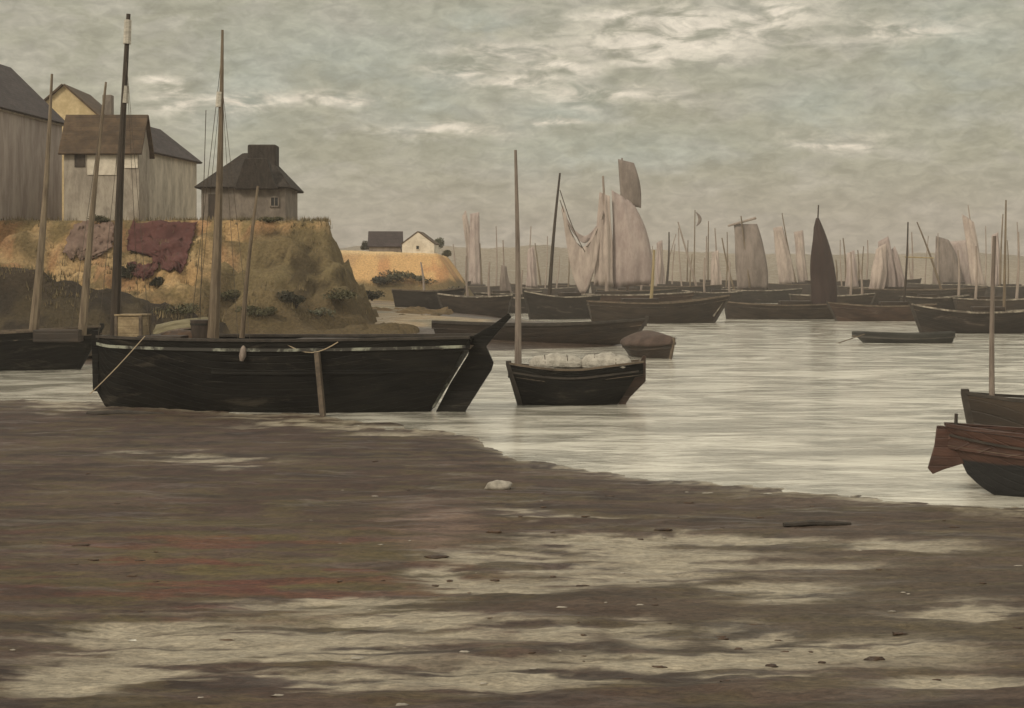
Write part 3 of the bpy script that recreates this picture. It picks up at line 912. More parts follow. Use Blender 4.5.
# ---- small boats
def small_boat():
    root = empty('small_boat', (2.02, 51.0, 0), R(180 + 4), 'small black boat with one mast and white bundles aboard', 'boat')
    h = Hull(3.5, 1.75, 1.26, .20, .26, .42, .95, .55, .12, .10, .30, .42)
    h.shell('hull', M['tar'], root, 26, 11)
    h.strip('rail', M['rail_brown'], root, 1.0, .11, .07, .03)
    h.deck(M['deck'], root, name='floor')
    h.strip('rub_rail', M['rail_dark'], root, .82, .05, .07, .03, lift=0)
    h.stem(M['rail_dark'], root, .12, .08, .14)
    h.rudder(M['brown'], root, .3)
    for t_ in (.3, .55):
        q = h.pt(t_, .9); MB().box((q.x, 0, q.z), (.22, q.y * 1.9, .05)).build('thwart', M['deck'], root)
    spar(root, 'mast', at(518, 374, 51.0), at(515.5, 150, 51.0), .135, .05, M['spar_mauve'], -.04)
    return h


small_boat()
for i, (px, w, hgt, lab) in enumerate(((556, .78, .43, 'long low white canvas bundle in the small black boat beside its mast'), (606, .74, .46, 'rounder white canvas bundle at the stern of the small black boat'))):
    p = at(px, 361, 51.0)
    root = empty('canvas_bundle', (p.x, 51.0, 1.42), R(3 - 8 * i), lab, 'bundle', 'canvas bundles in the small boat')
    a_, b_, c_ = w * 1.3, .52, hgt
    rows = []
    for q in range(19):
        th = math.pi * q / 18; row = []
        for m_ in range(44):
            ph = 2 * math.pi * m_ / 44
            k_ = 1 + .05 * math.sin(7 * th + 2 * ph + i) + .035 * math.sin(13 * ph + 3 * th) + .03 * math.sin(19 * th - 5 * ph + 2 * i)
            for g_ in (-.42, .38):                       # drawn in where it is lashed
                k_ -= .10 * math.exp(-((math.cos(th) - g_) / .10) ** 2)
            row.append((a_ * math.cos(th) * (1 if abs(math.cos(th)) < .8 else .97), b_ * k_ * math.sin(th) ** .7 * math.cos(ph), c_ * k_ * math.sin(th) ** .7 * math.sin(ph) * (1 if math.sin(ph) > 0 else .5)))
        rows.append(row)
    MB().grid(rows, True).build('canvas', M['canvas'], root, smooth='all')
    for g_ in (-.42, .38):
        rr = (1 - g_ * g_) ** .35 * .90
        MB().tube([(a_ * g_, b_ * rr * math.cos(t_) * 1.03, c_ * rr * math.sin(t_) * 1.03) for t_ in [math.pi * q / 16 for q in range(17)]], .018, 5).build('lashing', M['rope_dark'], root, smooth=True)


def covered_boat():
    root = empty('covered_boat', (7.95, 80.5, 0), R(-62), 'brown beached boat under a rounded brown tarpaulin at the tip of the spit', 'boat')
    h = Hull(3.9, 2.3, .75, .25, .1, .35, .2, .6, .2, .1, .32, .3)
    h.shell('hull', M['umber'], root, 22, 10)
    rows = []
    for i in range(17):
        t_ = i / 16; q = h.pt(t_, 1.0); w = q.y + .05
        arch = .72 * math.sin(math.pi * min(1, max(0, t_ * .92 + .06))) ** .6
        rows.append([(q.x, w * math.cos(a), q.z - .12 * abs(math.cos(a)) + arch * math.sin(a) + .05 * math.sin(9 * t_ + 3 * a)) for a in [math.pi * k / 12 for k in range(13)]])
    MB().grid(rows).build('tarpaulin', M['brown_cloth'], root, smooth='all', solid=.03)
    h.stem(M['rail_brown'], root, .12, .08, .2)


covered_boat()


def right_boat():
    # lies nearly across the view with its rudder to the left
    root = empty('rowing_boat', (12.42, 29.75, 0), R(-9), 'red-brown boat with a black bottom and hung rudder at the right edge', 'boat')
    h = Hull(5.4, 2.0, 1.22, .25, .22, .5, .45, .12, .14, .15, .40, .4, kst=.55)
    b = h.shell('hull', M['twotone'], root, 30, 14)
    h.deck(M['deck'], root, name='floor')
    h.strip('rail', M['redbrown'], root, 1.0, .11, .07, .035)
    h.strip('rub_rail', M['rail_dark'], root, .84, .05, .05, .03, lift=0)
    h.stem(M['redbrown'], root, .12, .08, .2)
    a, c = h.pt(0, 1), h.pt(0, 0)
    out = [(a.x - .02, a.z + .02), (a.x - .17, a.z + .02), (a.x - .22, a.z - .4), (a.x - .36, a.z - .90), (a.x - .26, a.z - 1.02), (a.x - .04, a.z - .92), (c.x + .1, .72)]
    MB().prism(out, -.05, .05).build('rudder', M['redbrown'], root, bevel=.015)
    MB().tube([(a.x + .22, .06, a.z - .5), (a.x + .24, .06, a.z + .28)], [.045, .035], 8).build('rudder_post', M['rail_dark'], root, smooth=True)


def twotone():
    m = mat('red_brown_over_black', (.038, .018, .013), (.078, .038, .027), (.25, .25, 1), 2.4, (.45, .75), .45, planks=5, spots=(2.5, .60, .75, (.04, .02, .016)))
    k = NT(m.node_tree); p = k.n['Principled BSDF']
    src = p.inputs['Base Color'].links[0].from_socket
    tc = k.new('ShaderNodeTexCoord')
    sp = k.new('ShaderNodeSeparateXYZ'); k.put(sp.inputs[0], tc.outputs['Object'])
    lim = k.math('MULTIPLY_ADD', k.noise(tc.outputs['Object'], 2.0, 4, .6), .12, .66)
    k.put(p.inputs['Base Color'], k.mix(k.ramp(k.math('SUBTRACT', sp.outputs[2], lim), -.03, .03), (.012, .012, .013), src))
    return m


M['twotone'] = twotone()
right_boat()


def grey_boat():
    root = empty('dark_boat', (13.9, 36.0, 0), R(172), 'dark brown-black boat with a thin mast behind the red-brown boat', 'boat')
    h = Hull(3.9, 1.8, 1.45, .16, .2, .3, .3, .5, .1, .1, .3, .4)
    h.shell('hull', M['umber'], root, 26, 11); h.deck(M['deck'], root, name='floor')
    h.strip('rail', M['rail_dark'], root, 1.0, .11, .07, .03)
    h.stem(M['rail_dark'], root, .12, .08, .15)
    spar(root, 'mast', at(992, 408, 36.0), at(994.5, 236, 36.0), .075, .045, M['spar_mauve'], .03)


grey_boat()


def skiff():
    root = empty('skiff', (27.4, 97.5, 0), R(180 - 4), 'low slate-grey skiff floating alone on the pale water', 'boat')
    h = Hull(6.0, 1.7, .60, .14, .14, .8, .15, .6, .15, .1, .32, .3)
    h.shell('hull', M['slate'], root, 24, 9); h.deck(M['deck'], root, name='floor')
    h.strip('rail', M['slate'], root, 1.0, .10, .06, .03)
    for t_ in (.28, .5, .7):
        q = h.pt(t_, .88); MB().box((q.x, 0, q.z), (.24, q.y * 1.9, .05)).build('thwart', M['deck'], root)
    MB().tube([(3.0, .5, .62), (4.6, .9, .1), (5.0, 1.0, -.03)], [.035, .03, .05], 6).build('oar', M['rail_brown'], root, smooth=True)


skiff()


# ---- the fleet across the harbour
def fleet_boat(kind, label, px0, px1, wl, top, m, bow='r', yaw=0, rail='rail_brown', stern=.55, rb=1.0, rs=.5, extra=0.0, cabin=True, group='fishing boats of the far fleet', Bk=.30, beached=0):
    """one boat seen between px0 and px1, waterline at row wl and rail at row top"""
    Y = min(flat(wl), 314.0) if not beached else beached
    L = (px1 - px0) * Y / F
    z0 = max(0.0, ground_at(((px0 + px1) / 2 - 512) * Y / F, Y) - .1) if beached else 0.0
    Fm = max(.8, at(512, top, Y).z - z0 - .15)
    xc = ((px0 + px1) / 2 - 512) * Y / F
    rz = R(yaw) if bow == 'r' else R(180 + yaw)
    root = empty(kind, (xc, Y, z0), rz, label, 'boat', group)
    h = Hull(max(1.5, L - .7 * (rb + rs)), max(1.5, L * Bk), Fm, .35 + extra, .2, rb, rs, stern, .4, .4, .32, .35)
    h.shell('hull', M[m], root, 22, 8); h.deck(M['deck'], root, 14)
    h.strip('rail', M[rail], root, 1.0, .16, .14, .06, 20)
    h.stem(M['rail_dark'], root, .18, .12, .25)
    if cabin:
        MB().box((-L * .1, 0, Fm + .1), (L * .26, L * Bk * .5, .8)).build('cabin_top', M['umber'], root, bevel=.05)
    return root, Y


FB = fleet_boat
# left cluster
b1, Y1 = FB('fishing_boat', 'brown boat with a yellow mast and white bow highlight nearest the channel mouth', 585, 722, 323, 302, 'umber', 'r', 3, 'rail_brown', rb=1.6, extra=.4)
spar(b1, 'mast', at(650, 312, Y1), at(654, 250, Y1), .20, .10, M['spar_yellow'], .05)
p0 = at(716, 300, Y1 - .6)
q = to_local(b1, at(714, 306, Y1))
MB().beam((q.x - .1, 0, q.z - 1.0), (q.x + 1.0, 0, q.z + .75), .34, .34).build('bow_highlight', M['rail_lime'], b1, bevel=.04)  # pale beam standing for the bright highlight on the bow

b2, Y2 = FB('fishing_boat', 'brown boat carrying the tall swagged pale sails', 560, 690, 313, 294, 'brown', 'r', -2, 'rail_lime', rb=1.2)
spar(b2, 'mast', at(607, 302, Y2), at(603, 176, Y2), .28, .12, M['spar_grey'], .1)
spar(b2, 'mast', at(628, 300, Y2 + 1.5), at(622, 158, Y2 + 1.5), .22, .10, M['spar_grey'], 0)
sail(b2, 'topsail', [at(621, 204, Y2 + 1.0), at(641, 208, Y2 + 1.0), at(634, 163, Y2 + 1.0), at(618, 159, Y2 + 1.0)], M['sail_grey'], .5, edge=.35)
sail(b2, 'mainsail', [at(613, 288, Y2 + .6), at(652, 284, Y2 + .6), at(634, 204, Y2 + .8), at(612, 190, Y2 + .8)], M['sail_mauve'], .9, folds=.14, seed=2, edge=.9)
sail(b2, 'foresail', [at(594, 285, Y2), at(614, 287, Y2), at(610, 196, Y2), at(599, 192, Y2)], M['sail_pale'], .5, folds=.14, seed=5)
top = []; drop = []
for i in range(17):
    f = i / 16
    x = 562 + (604 - 562) * f; y = 204 + 6 * f + 46 * math.sin(math.pi * f) ** 1.2 * (1 - .25 * f)
    top.append(at(x, y, Y2 - .4)); drop.append((1.3 + 4.6 * math.sin(math.pi * f) ** .8))
festoon(b2, 'hung_sail', top, drop, M['sail_pale'], seed=1)
top = []
for i in range(13):
    f = i / 12
    top.append(at(566 + 38 * f, 216 - 4 * f + 22 * math.sin(math.pi * f), Y2 + .5))
festoon(b2, 'hung_sail', top, [.3 + .6 * math.sin(math.pi * i / 12) for i in range(13)], M['sail_mauve'], seed=3)
rig_line(b2, at(560, 200, Y2 - .4), at(604, 214, Y2 - .4), .05, 5.0)

b3, Y3 = FB('fishing_boat', 'dark boat with a raked black mast ahead of the swagged sails', 523, 602, 319, 296, 'tar_far', 'l', 24, 'rail_lime', rb=.8, extra=.3)
spar(b3, 'mast', at(549, 302, Y3), at(560, 173, Y3), .24, .11, M['spar_dark'], .12)
rig_line(b3, at(560, 190, Y3), at(585, 252, Y3), .05, .6)
b4, Y4 = FB('fishing_boat', 'low dark boat hauled out behind the end of the sandy ridge', 474, 540, 307, 293, 'tar_far', 'r', 12, 'rail_lime')
sail(b4, 'furled_sail', [at(499, 298, Y4), at(513, 298, Y4), at(506, 266, Y4), at(501, 265, Y4)], M['sail_grey'], .4, folds=.1)
spar(b4, 'mast', at(505, 300, Y4 + .5), at(503, 240, Y4 + .5), .18, .08, M['spar_grey'])
b5, Y5 = FB('fishing_boat', 'far boat with two tall hazy mauve sails left of the fleet', 455, 512, 296, 286, 'umber', 'r', -6)
sail(b5, 'sail', [at(468, 287, Y5), at(481, 287, Y5), at(479, 212, Y5), at(470, 214, Y5)], M['sail_mauve'], .8, folds=.12, seed=1)
sail(b5, 'sail', [at(472, 288, Y5 + 3), at(484, 288, Y5 + 3), at(466, 210, Y5 + 3), at(462, 216, Y5 + 3)], M['sail_pale'], .8, folds=.12, seed=4)
spar(b5, 'mast', at(482, 290, Y5), at(480, 243, Y5), .24, .1, M['spar'])
spar(b5, 'mast', at(496, 290, Y5), at(496, 226, Y5), .24, .1, M['spar_grey'], .2)
b6, Y6 = FB('fishing_boat', 'far umber boat with a short leaning mast between two bigger rigs', 512, 590, 297, 285, 'umber', 'l', 5)
spar(b6, 'mast', at(541, 288, Y6), at(535, 243, Y6), .25, .1, M['spar'])
spar(b6, 'mast', at(528, 288, Y6), at(531, 226, Y6), .22, .1, M['spar_grey'])
spar(b6, 'mast', at(577, 288, Y6), at(575, 262, Y6), .2, .1, M['spar_grey'])
b7, Y7 = FB('fishing_boat', 'far dark boat with a black mast and a pale skiff in front', 634, 720, 300, 286, 'tar_far', 'r', -4)
spar(b7, 'mast', at(666, 290, Y7), at(669, 232, Y7), .28, .12, M['spar_dark'], .2)
spar(b7, 'mast', at(659, 290, Y7 + 2), at(662, 246, Y7 + 2), .18, .08, M['spar_grey'])
spar(b7, 'mast', at(698, 292, Y7 + 1), at(678, 222, Y7 + 1), .26, .12, M['spar_grey'])
spar(b7, 'gaff', at(668, 262, Y7), at(676, 234, Y7), .12, .08, M['spar_grey'])
b8, Y8 = FB('fishing_boat', 'far boat with three thin upright masts and a curled pennant', 668, 745, 291, 282, 'umber', 'l', 6)
for a_, b_ in (((694, 285), (695, 230)), ((708, 285), (708.5, 221)), ((687, 285), (688, 240))):
    ms = spar(b8, 'mast', at(*a_, Y8), at(b_[0], b_[1] - (20 if a_[0] == 694 else 0), Y8), .2, .1, M['spar'])
pn = []
for i in range(9):
    f = i / 8
    pn.append((at(696 + 4 * math.sin(f * 3.0), 212 + 14 * f, Y8), .10 + .28 * math.sin(math.pi * f)))
MB().tube([to_local(b8, p) for p, r in pn], [r for p, r in pn], 6).build('pennant', M['sail_grey'], b8, smooth='all')

# middle: the boat under a dark sail
b9, Y9 = FB('fishing_boat', 'umber boat with the tall black-brown sail at its stern', 724, 842, 319, 304, 'umber', 'l', -3, 'rail_brown', rb=.25, rs=.8)
spar(b9, 'mast', at(814, 310, Y9), at(818.5, 205, Y9), .16, .07, M['spar_dark'], 0)
rows = []
for i in range(21):
    v = i / 20; yv = 312 + (218 - 312) * v
    lx = 809 + 4 * v + 1.0 * math.sin(v * 9)
    rx = 837 + 1.0 * math.sin(math.pi * v * .7) - 19 * v ** 2.2
    if v > .9: lx += (v - .9) * 25; 
    row = []
    for j in range(13):
        u = j / 12
        p = at(lx + (rx - lx) * u, yv - 3 * u * (1 - v), Y9 - .25)
        p.y -= .55 * math.sin(math.pi * u) * (1 - .5 * v) + .05 * math.sin(u * 20 + v * 3)
        row.append(to_local(b9, p))
    rows.append(row)
MB().grid(rows).build('sail', M['sail_dark'], b9, smooth='all', solid=.04)
spar(b9, 'boom', at(806, 313.5, Y9 - .2), at(841, 311, Y9 - .2), .09, .07, M['spar_dark'])
b10, Y10 = FB('fishing_boat', 'hazy boat under the broad grey lug sail with a yard along its head', 722, 800, 303, 290, 'tar_far', 'r', 4, 'rail_lime')
sail(b10, 'lug_sail', [at(737, 290, Y10), at(768, 290, Y10), at(757, 224, Y10), at(734, 224, Y10)], M['sail_grey'], 1.0, folds=.12, seed=1, edge=.6)
spar(b10, 'yard', at(728, 226, Y10 - .3), at(756, 218, Y10 - .3), .18, .22, M['spar_grey'], 0)
spar(b10, 'mast', at(751, 296, Y10 - .6), at(741, 216, Y10 - .6), .18, .1, M['spar'], 0)
spar(b10, 'mast', at(735, 292, Y10), at(722, 238, Y10), .2, .1, M['spar'], -.2)
b11, Y11 = FB('fishing_boat', 'far boat with a pale round-headed sail beside a leaning mast', 762, 826, 294, 284, 'umber', 'l', 3)
sail(b11, 'sail', [at(779, 285, Y11), at(795, 285, Y11), at(782, 226, Y11), at(773, 228, Y11)], M['sail_pale'], .9, folds=.14, seed=6, edge=.4)
spar(b11, 'mast', at(797, 287, Y11), at(782, 213, Y11), .24, .1, M['spar'], .2)
sail(b11, 'sail', [at(798, 284, Y11 + 2), at(808, 284, Y11 + 2), at(803, 230, Y11 + 2), at(794, 232, Y11 + 2)], M['sail_pale'], .8, folds=.12, seed=8)
b12, Y12 = FB('fishing_boat', 'low brown boat just right of the dark sail', 832, 934, 321, 305, 'brown', 'l', -2, 'rail_brown', rb=.9)
spar(b12, 'mast', at(903, 312, Y12), at(908, 222, Y12), .15, .07, M['spar_dark'], -.1)
spar(b12, 'boom', at(905, 257, Y12), at(934, 258, Y12), .07, .06, M['spar_yellow'])
b13, Y13 = FB('fishing_boat', 'black boat with a limewashed rail at the right of the fleet', 917, 1034, 333, 311, 'tar_far', 'l', -8, 'rail_lime', rb=.8, extra=.3)
spar(b13, 'mast', at(1004, 318, Y13), at(1006, 200, Y13), .14, .06, M['spar'])
b14, Y14 = FB('fishing_boat', 'long umber boat lying behind the low brown boat', 848, 985, 305, 289, 'umber', 'r', 2, 'rail_brown')
for sd_, (x0, x1, yt, lean, mt) in enumerate(((868, 884, 243, 6, 'sail_pale'), (880, 896, 236, -4, 'sail_mauve'), (893, 906, 246, -7, 'sail_mauve'))):
    sail(b14, 'sail', [at(x0, 291, Y14 + sd_), at(x1, 291, Y14 + sd_), at(x1 - 4 + lean, yt, Y14 + sd_), at(x0 + 2 + lean, yt + 6, Y14 + sd_)], M[mt], .7, folds=.14, seed=sd_, edge=.3)
spar(b14, 'mast', at(942, 292, Y14), at(917, 222, Y14), .22, .1, M['spar'], .2)
b15, Y15 = FB('fishing_boat', 'far umber boat under bunched grey sails near the right edge', 905, 985, 297, 284, 'umber', 'l', 4, 'rail_lime')
sail(b15, 'sail', [at(932, 286, Y15), at(962, 286, Y15), at(949, 240, Y15), at(936, 236, Y15)], M['sail_grey'], .9, folds=.22, seed=2, edge=.8)
sail(b15, 'sail', [at(952, 286, Y15 + 2), at(972, 287, Y15 + 2), at(966, 240, Y15 + 2), at(944, 242, Y15 + 2)], M['sail_mauve'], .9, folds=.2, seed=5)
spar(b15, 'mast', at(938, 290, Y15 - .6), at(938, 233, Y15 - .6), .22, .1, M['spar_grey'])
b16, Y16 = FB('fishing_boat', 'hazy boat with a slanting pale sail at the far right', 965, 1040, 300, 286, 'tar_far', 'l', 3, 'rail_lime')
sail(b16, 'sail', [at(972, 288, Y16), at(986, 288, Y16), at(974, 222, Y16), at(962, 214, Y16)], M['sail_pale'], .9, folds=.14, seed=3)
spar(b16, 'mast', at(983, 290, Y16), at(968, 205, Y16), .22, .1, M['spar_grey'], .2)
spar(b16, 'mast', at(1000, 290, Y16), at(1003, 214, Y16), .25, .1, M['spar'], .1)
more = [('dark boat moored end to end with the hauled-out boat left of the black mast', 478, 560, 313, 297, 'tar_far', 'l', 10, 'rail_lime', [(490, 262), (522, 270)]),
        ('umber boat filling the gap under the foresail of the swagged boat', 596, 676, 304, 290, 'tar_far', 'r', 3, 'rail_brown', [(640, 258)]),
        ('dark boat in the gap behind the channel mouth', 684, 742, 306, 292, 'tar_far', 'l', 0, 'rail_lime', [(705, 258), (730, 262)]),
        ('dark hull tucked behind the stern of the boat with the black-brown sail', 790, 872, 309, 295, 'umber', 'r', -3, 'rail_lime', [(850, 252), (862, 264)]),
        ('dark hull between the low brown boat and the black boat', 900, 968, 313, 297, 'tar_far', 'r', 4, 'rail_lime', [(958, 250)]),
        ('umber hull at the right edge above the black boat', 955, 1040, 314, 299, 'umber', 'r', -2, 'rail_lime', [(975, 246), (1016, 232)])]
for (lab, x0, x1, wl, tp, mm, bw, yw, rl, ms) in more:
    bb, Yb = FB('fishing_boat', lab, x0, x1, wl, tp, mm, bw, yw, rl, rb=.8, rs=.4)
    for (mx, my) in ms:
        spar(bb, 'mast', at(mx, wl - 8, Yb), at(mx + rnd.uniform(-4, 4), my, Yb), .2, .1, M['spar_grey'], .15)


# boats drawn up between the bank and the fleet
ashore = [('long dark brown boat drawn up on the spit behind the small loaded boat', 432, 641, 350, 323, 93.0, 'umber', 'r', 2, 'rail_dark', [], .16),
          ('dark boat drawn up under the sandy headland', 392, 462, 304, 290, 160.0, 'tar_far', 'r', 8, 'rail_brown', [(424, 262)], .3),
          ('umber boat drawn up on the ridge beyond the big boat rudder', 440, 512, 309, 296, 150.0, 'umber', 'l', -10, 'rail_lime', [(468, 256)], .3)]
for (lab, x0, x1, wl, tp, Yd, mm, bw, yw, rl, ms, bk) in ashore:
    bb, Yb = FB('beached_boat', lab, x0, x1, wl, tp, mm, bw, yw, rl, rb=.9, rs=.5, beached=Yd, Bk=bk, cabin=False, group='boats drawn up on the shore')
    for (mx, my) in ms:
        spar(bb, 'mast', at(mx, tp + 4, Yb), at(mx + rnd.uniform(-4, 4), my, Yb), .16, .08, M['spar_grey'], .1)
# more far rigs, thin and pale
veil = [('hazy boat with one narrow pale sail left of the black raked mast', 520, 575, 298, 288, 'r', [(532, 246, 'sail_mauve', 12)], [(545, 236), (568, 250), (556, 256)]),
        ('hazy boat with a narrow mauve sail right of the swagged sails', 644, 700, 298, 288, 'l', [(660, 240, 'sail_mauve', 10)], [(650, 246), (682, 228), (672, 244), (690, 254)]),
        ('hazy boat with a low pale sail by the channel mouth', 700, 752, 297, 287, 'r', [(716, 250, 'sail_pale', 12)], [(704, 244), (726, 232), (745, 254)]),
        ('hazy boat with a folded mauve sail right of the black-brown sail', 838, 884, 297, 287, 'l', [(852, 250, 'sail_mauve', 14)], [(842, 240), (862, 246), (874, 256)]),
        ('hazy boat with a slim mauve sail between grey sails and the right edge', 976, 1026, 298, 287, 'r', [(996, 232, 'sail_mauve', 12)], [(985, 226), (1008, 240), (1018, 222)]),
        ('hazy boat with three bare masts left of the bunched grey sails', 900, 950, 296, 287, 'l', [], [(912, 244), (925, 236), (944, 248)])]
for (lab, x0, x1, wl, tp, bw, sls, ms) in veil:
    bb, Yb = FB('fishing_boat', lab, x0, x1, wl, tp, 'umber', bw, rnd.uniform(-8, 8), 'rail_lime', cabin=False)
    for (sx, sy, sm, sw) in sls:
        sail(bb, 'sail', [at(sx - sw / 2, 288, Yb), at(sx + sw / 2, 288, Yb), at(sx + sw * .2, sy, Yb), at(sx - sw * .35, sy + 3, Yb)], M[sm], .7, folds=.2, seed=sx)
    for (mx, my) in ms:
        spar(bb, 'mast', at(mx, wl - 8, Yb), at(mx + rnd.uniform(-4, 4), my, Yb), .18, .09, M[rnd.choice(['spar_grey', 'spar'])], .15)


def pale_skiff():
    p = at(540, 304, flat(311))
    root = empty('limewashed_skiff', (p.x, p.y - 4, 0), R(150), 'limewashed skiff beside the raked black mast', 'boat')
    h = Hull(3.6, 1.7, 1.3, .3, .2, .5, .2, .6, .3, .2, .3, .3)
    h.shell('hull', M['rail_lime'], root, 18, 8); h.deck(M['deck'], root, 12, 'floor')
    h.strip('rail', M['rail_brown'], root, 1.0, .12, .1, .04, 16)


pale_skiff()
# the last, faintest row
far_rows = [(590, 650, 290, 'far hull half hidden below the swagged sails', 'spar_grey', [(601, 236), (646, 226), (634, 240)]),
            (700, 760, 288, 'faint far hull between three thin masts and the lug sail', 'spar_grey', [(716, 228), (730, 252), (748, 240), (704, 236)]),
            (806, 866, 289, 'faint far hull with one upright mast right behind the dark sail', 'spar', [(826, 242), (846, 238), (858, 250), (836, 260)]),
            (420, 474, 290, 'faint far hull beyond the dark bush at the headland', 'spar_grey', [(455, 244), (466, 230)]),
            (858, 920, 288, 'faint far hull behind the fan of pale sails', 'spar_grey', [(866, 240), (912, 232), (896, 250)])]
for (x0, x1, wl, lab, sp, ms) in far_rows:
    bb, Yb = FB('fishing_boat', lab, x0, x1, wl, wl - 8, 'umber', 'r', rnd.uniform(-6, 6), cabin=False)
    for (mx, my) in ms:
        spar(bb, 'mast', at(mx, wl - 4, Yb), at(mx + rnd.uniform(-3, 3), my, Yb), .28, .12, M[sp], .2)


# pale skiff among the far hulls
def far_skiff():
    root = empty('far_skiff', at(669, 290, 290).to_tuple()[:2] + (0,), 0, 'pale yellow skiff afloat between far masts', 'boat')
    h = Hull(6.5, 2.2, .95, .25, .2, .6, .2, .6, .2, .2, .3, .3)
    h.shell('hull', M['rail_lime'], root, 18, 7); h.deck(M['deck'], root, 12, 'floor')
    h.strip('rail', M['spar_yellow'], root, 1.0, .12, .1, .04, 16)


far_skiff()


# upturned dinghy on the foreshore
def upturned():
    p = at(181, 322, 79.0)
    root = empty('upturned_dinghy', (p.x, 79.5, 1.55), R(-8), 'olive dinghy lying upturned on the foreshore behind the big boat', 'boat')
    h = Hull(3.2, 1.5, .62, .12, .08, .35, .1, .5, .05, .05, .34, .3)
    inner = empty('overturned_hull', (0, 0, .55), 0); inner.parent = root
    inner.rotation_euler = (R(180 - 16), R(-9), 0)
    h.shell('hull', M['olive_paint'], inner, 22, 10)
    h.strip('rail', M['rail_brown'], inner, 1.0, .08, .07, .03, 20)
    h.stem(M['rail_brown'], inner, .1, .06, .02)


upturned()


# ------------------------------------------------------------------ houses on the bank
def window(parent, name, c, w, hgt, nrm, fm='wall_white', divide=True):
    """frame with a dark pane on a wall; c = centre on the wall face, nrm = outward (local)"""
    n = Vector(nrm).normalized(); u = Vector((-n.y, n.x, 0))
    rot = Matrix((u, n, Vector((0, 0, 1)))).transposed()
    b = MB(); c = Vector(c)
    for s in (-1, 1):
        b.box(c + u * s * w / 2 + n * .04, (.10, .12, hgt + .1), rot=rot)
        b.box(c + Vector((0, 0, s * hgt / 2)) + n * .045, (w, .11, .10), rot=rot)
    if divide:
        b.box(c + n * .03, (.05, .08, hgt), rot=rot)
    f = b.build(name, M[fm], parent)
    MB().box(c + n * .012, (w - .1, .03, hgt - .1), rot=rot).build('pane', M['pane'], f)
    return f


def house(name, label, corner, rz, L, W, H, Hr, wall, roof, ridge='x', hip=(0, 0), over=.3, z=TOP, base=.4):
    """corner = near corner; length L along local x, depth W along local y"""
    root = empty(name, (corner[0], corner[1], z - base), rz, label, 'house')
    H += base
    P = [(0, 0, 0), (L, 0, 0), (L, W, 0), (0, W, 0), (0, 0, H), (L, 0, H), (L, W, H), (0, W, H)]
    b = MB().add(P, [(0, 1, 5, 4), (1, 2, 6, 5), (2, 3, 7, 6), (3, 0, 4, 7), (3, 2, 1, 0), (4, 5, 6, 7)])
    if ridge == 'x':
        if hip[0] == 0: b.add([(0, 0, H), (0, W, H), (0, W / 2, H + Hr)], [(0, 1, 2)])
        if hip[1] == 0: b.add([(L, 0, H), (L, W, H), (L, W / 2, H + Hr)], [(0, 1, 2)])
        r0, r1 = (hip[0] or -over, W / 2, H + Hr), (L - hip[1] if hip[1] else L + over, W / 2, H + Hr)
    else:
        if hip[0] == 0: b.add([(0, 0, H), (L, 0, H), (L / 2, 0, H + Hr)], [(0, 1, 2)])
        if hip[1] == 0: b.add([(0, W, H), (L, W, H), (L / 2, W, H + Hr)], [(0, 1, 2)])
        r0, r1 = (L / 2, hip[0] or -over, H + Hr), (L / 2, W - hip[1] if hip[1] else W + over, H + Hr)
    b.build('wall', M[wall], root)
    th = .16; dz = Hr / ((W if ridge == 'x' else L) / 2) * over
    e = H - dz
    rb = MB()
    c = [Vector((-over, -over, e)), Vector((L + over, -over, e)), Vector((L + over, W + over, e)), Vector((-over, W + over, e))]
    r0, r1 = Vector(r0), Vector(r1); up = Vector((0, 0, th))
    if ridge == 'x':
        faces = [[c[0], c[1], r1, r0], [c[2], c[3], r0, r1]]
        if hip[0]: faces.append([c[3], c[0], r0])
        if hip[1]: faces.append([c[1], c[2], r1])
    else:
        faces = [[c[1], c[2], r1, r0], [c[3], c[0], r0, r1]]
        if hip[0]: faces.append([c[0], c[1], r0])
        if hip[1]: faces.append([c[2], c[3], r1])
    for fc in faces:
        n = len(fc); d0 = (fc[1] - fc[0]).normalized()
        nrm = (fc[1] - fc[0]).cross(fc[2] - fc[0]).normalized(); vv = nrm.cross(d0)
        up_ = nrm * th
        lo = [p + nrm * .015 for p in fc]; hi = [p + up_ for p in fc]
        uv = [((p - fc[0]).dot(d0), (p - fc[0]).dot(vv)) for p in fc]
        rb.add(lo + hi, [tuple(range(n - 1, -1, -1)), tuple(range(n, 2 * n))] + [(i, (i + 1) % n, (i + 1) % n + n, i + n) for i in range(n)], uv + uv)
    ro = rb.build('roof', M[roof], root)
    return root, ro, H


# tall house at the left edge, long side turned to the harbour
a0 = at(-30, 220, 97.0)
hA, roA, HA = house('tall_house', 'tall mauve-grey house with a plum roof at the left edge', (a0.x, 97.0), R(84), 15.0, 9, 8.3, 4.3, 'wall_mauve', 'roof_plum', 'x')
MB().box((7.5, -.08, 8.45), (15.2, .16, .22)).build('eaves_board', M['wall_grey'], hA)
# cream gable behind it with a brown roof
a0 = at(22, 220, 121.0)
hB, roB, HB = house('cream_house', 'cream gabled house with a brown roof behind the tall house', (a0.x, 121.0), 0, 7.2, 7, 9.2, 3.2, 'wall_cream', 'roof_brown', 'y')
MB().box((6.4, 3.5, HB + 1.5), (.8, .8, 2.6)).build('chimney', M['wall_dark'], roB, bevel=.03)
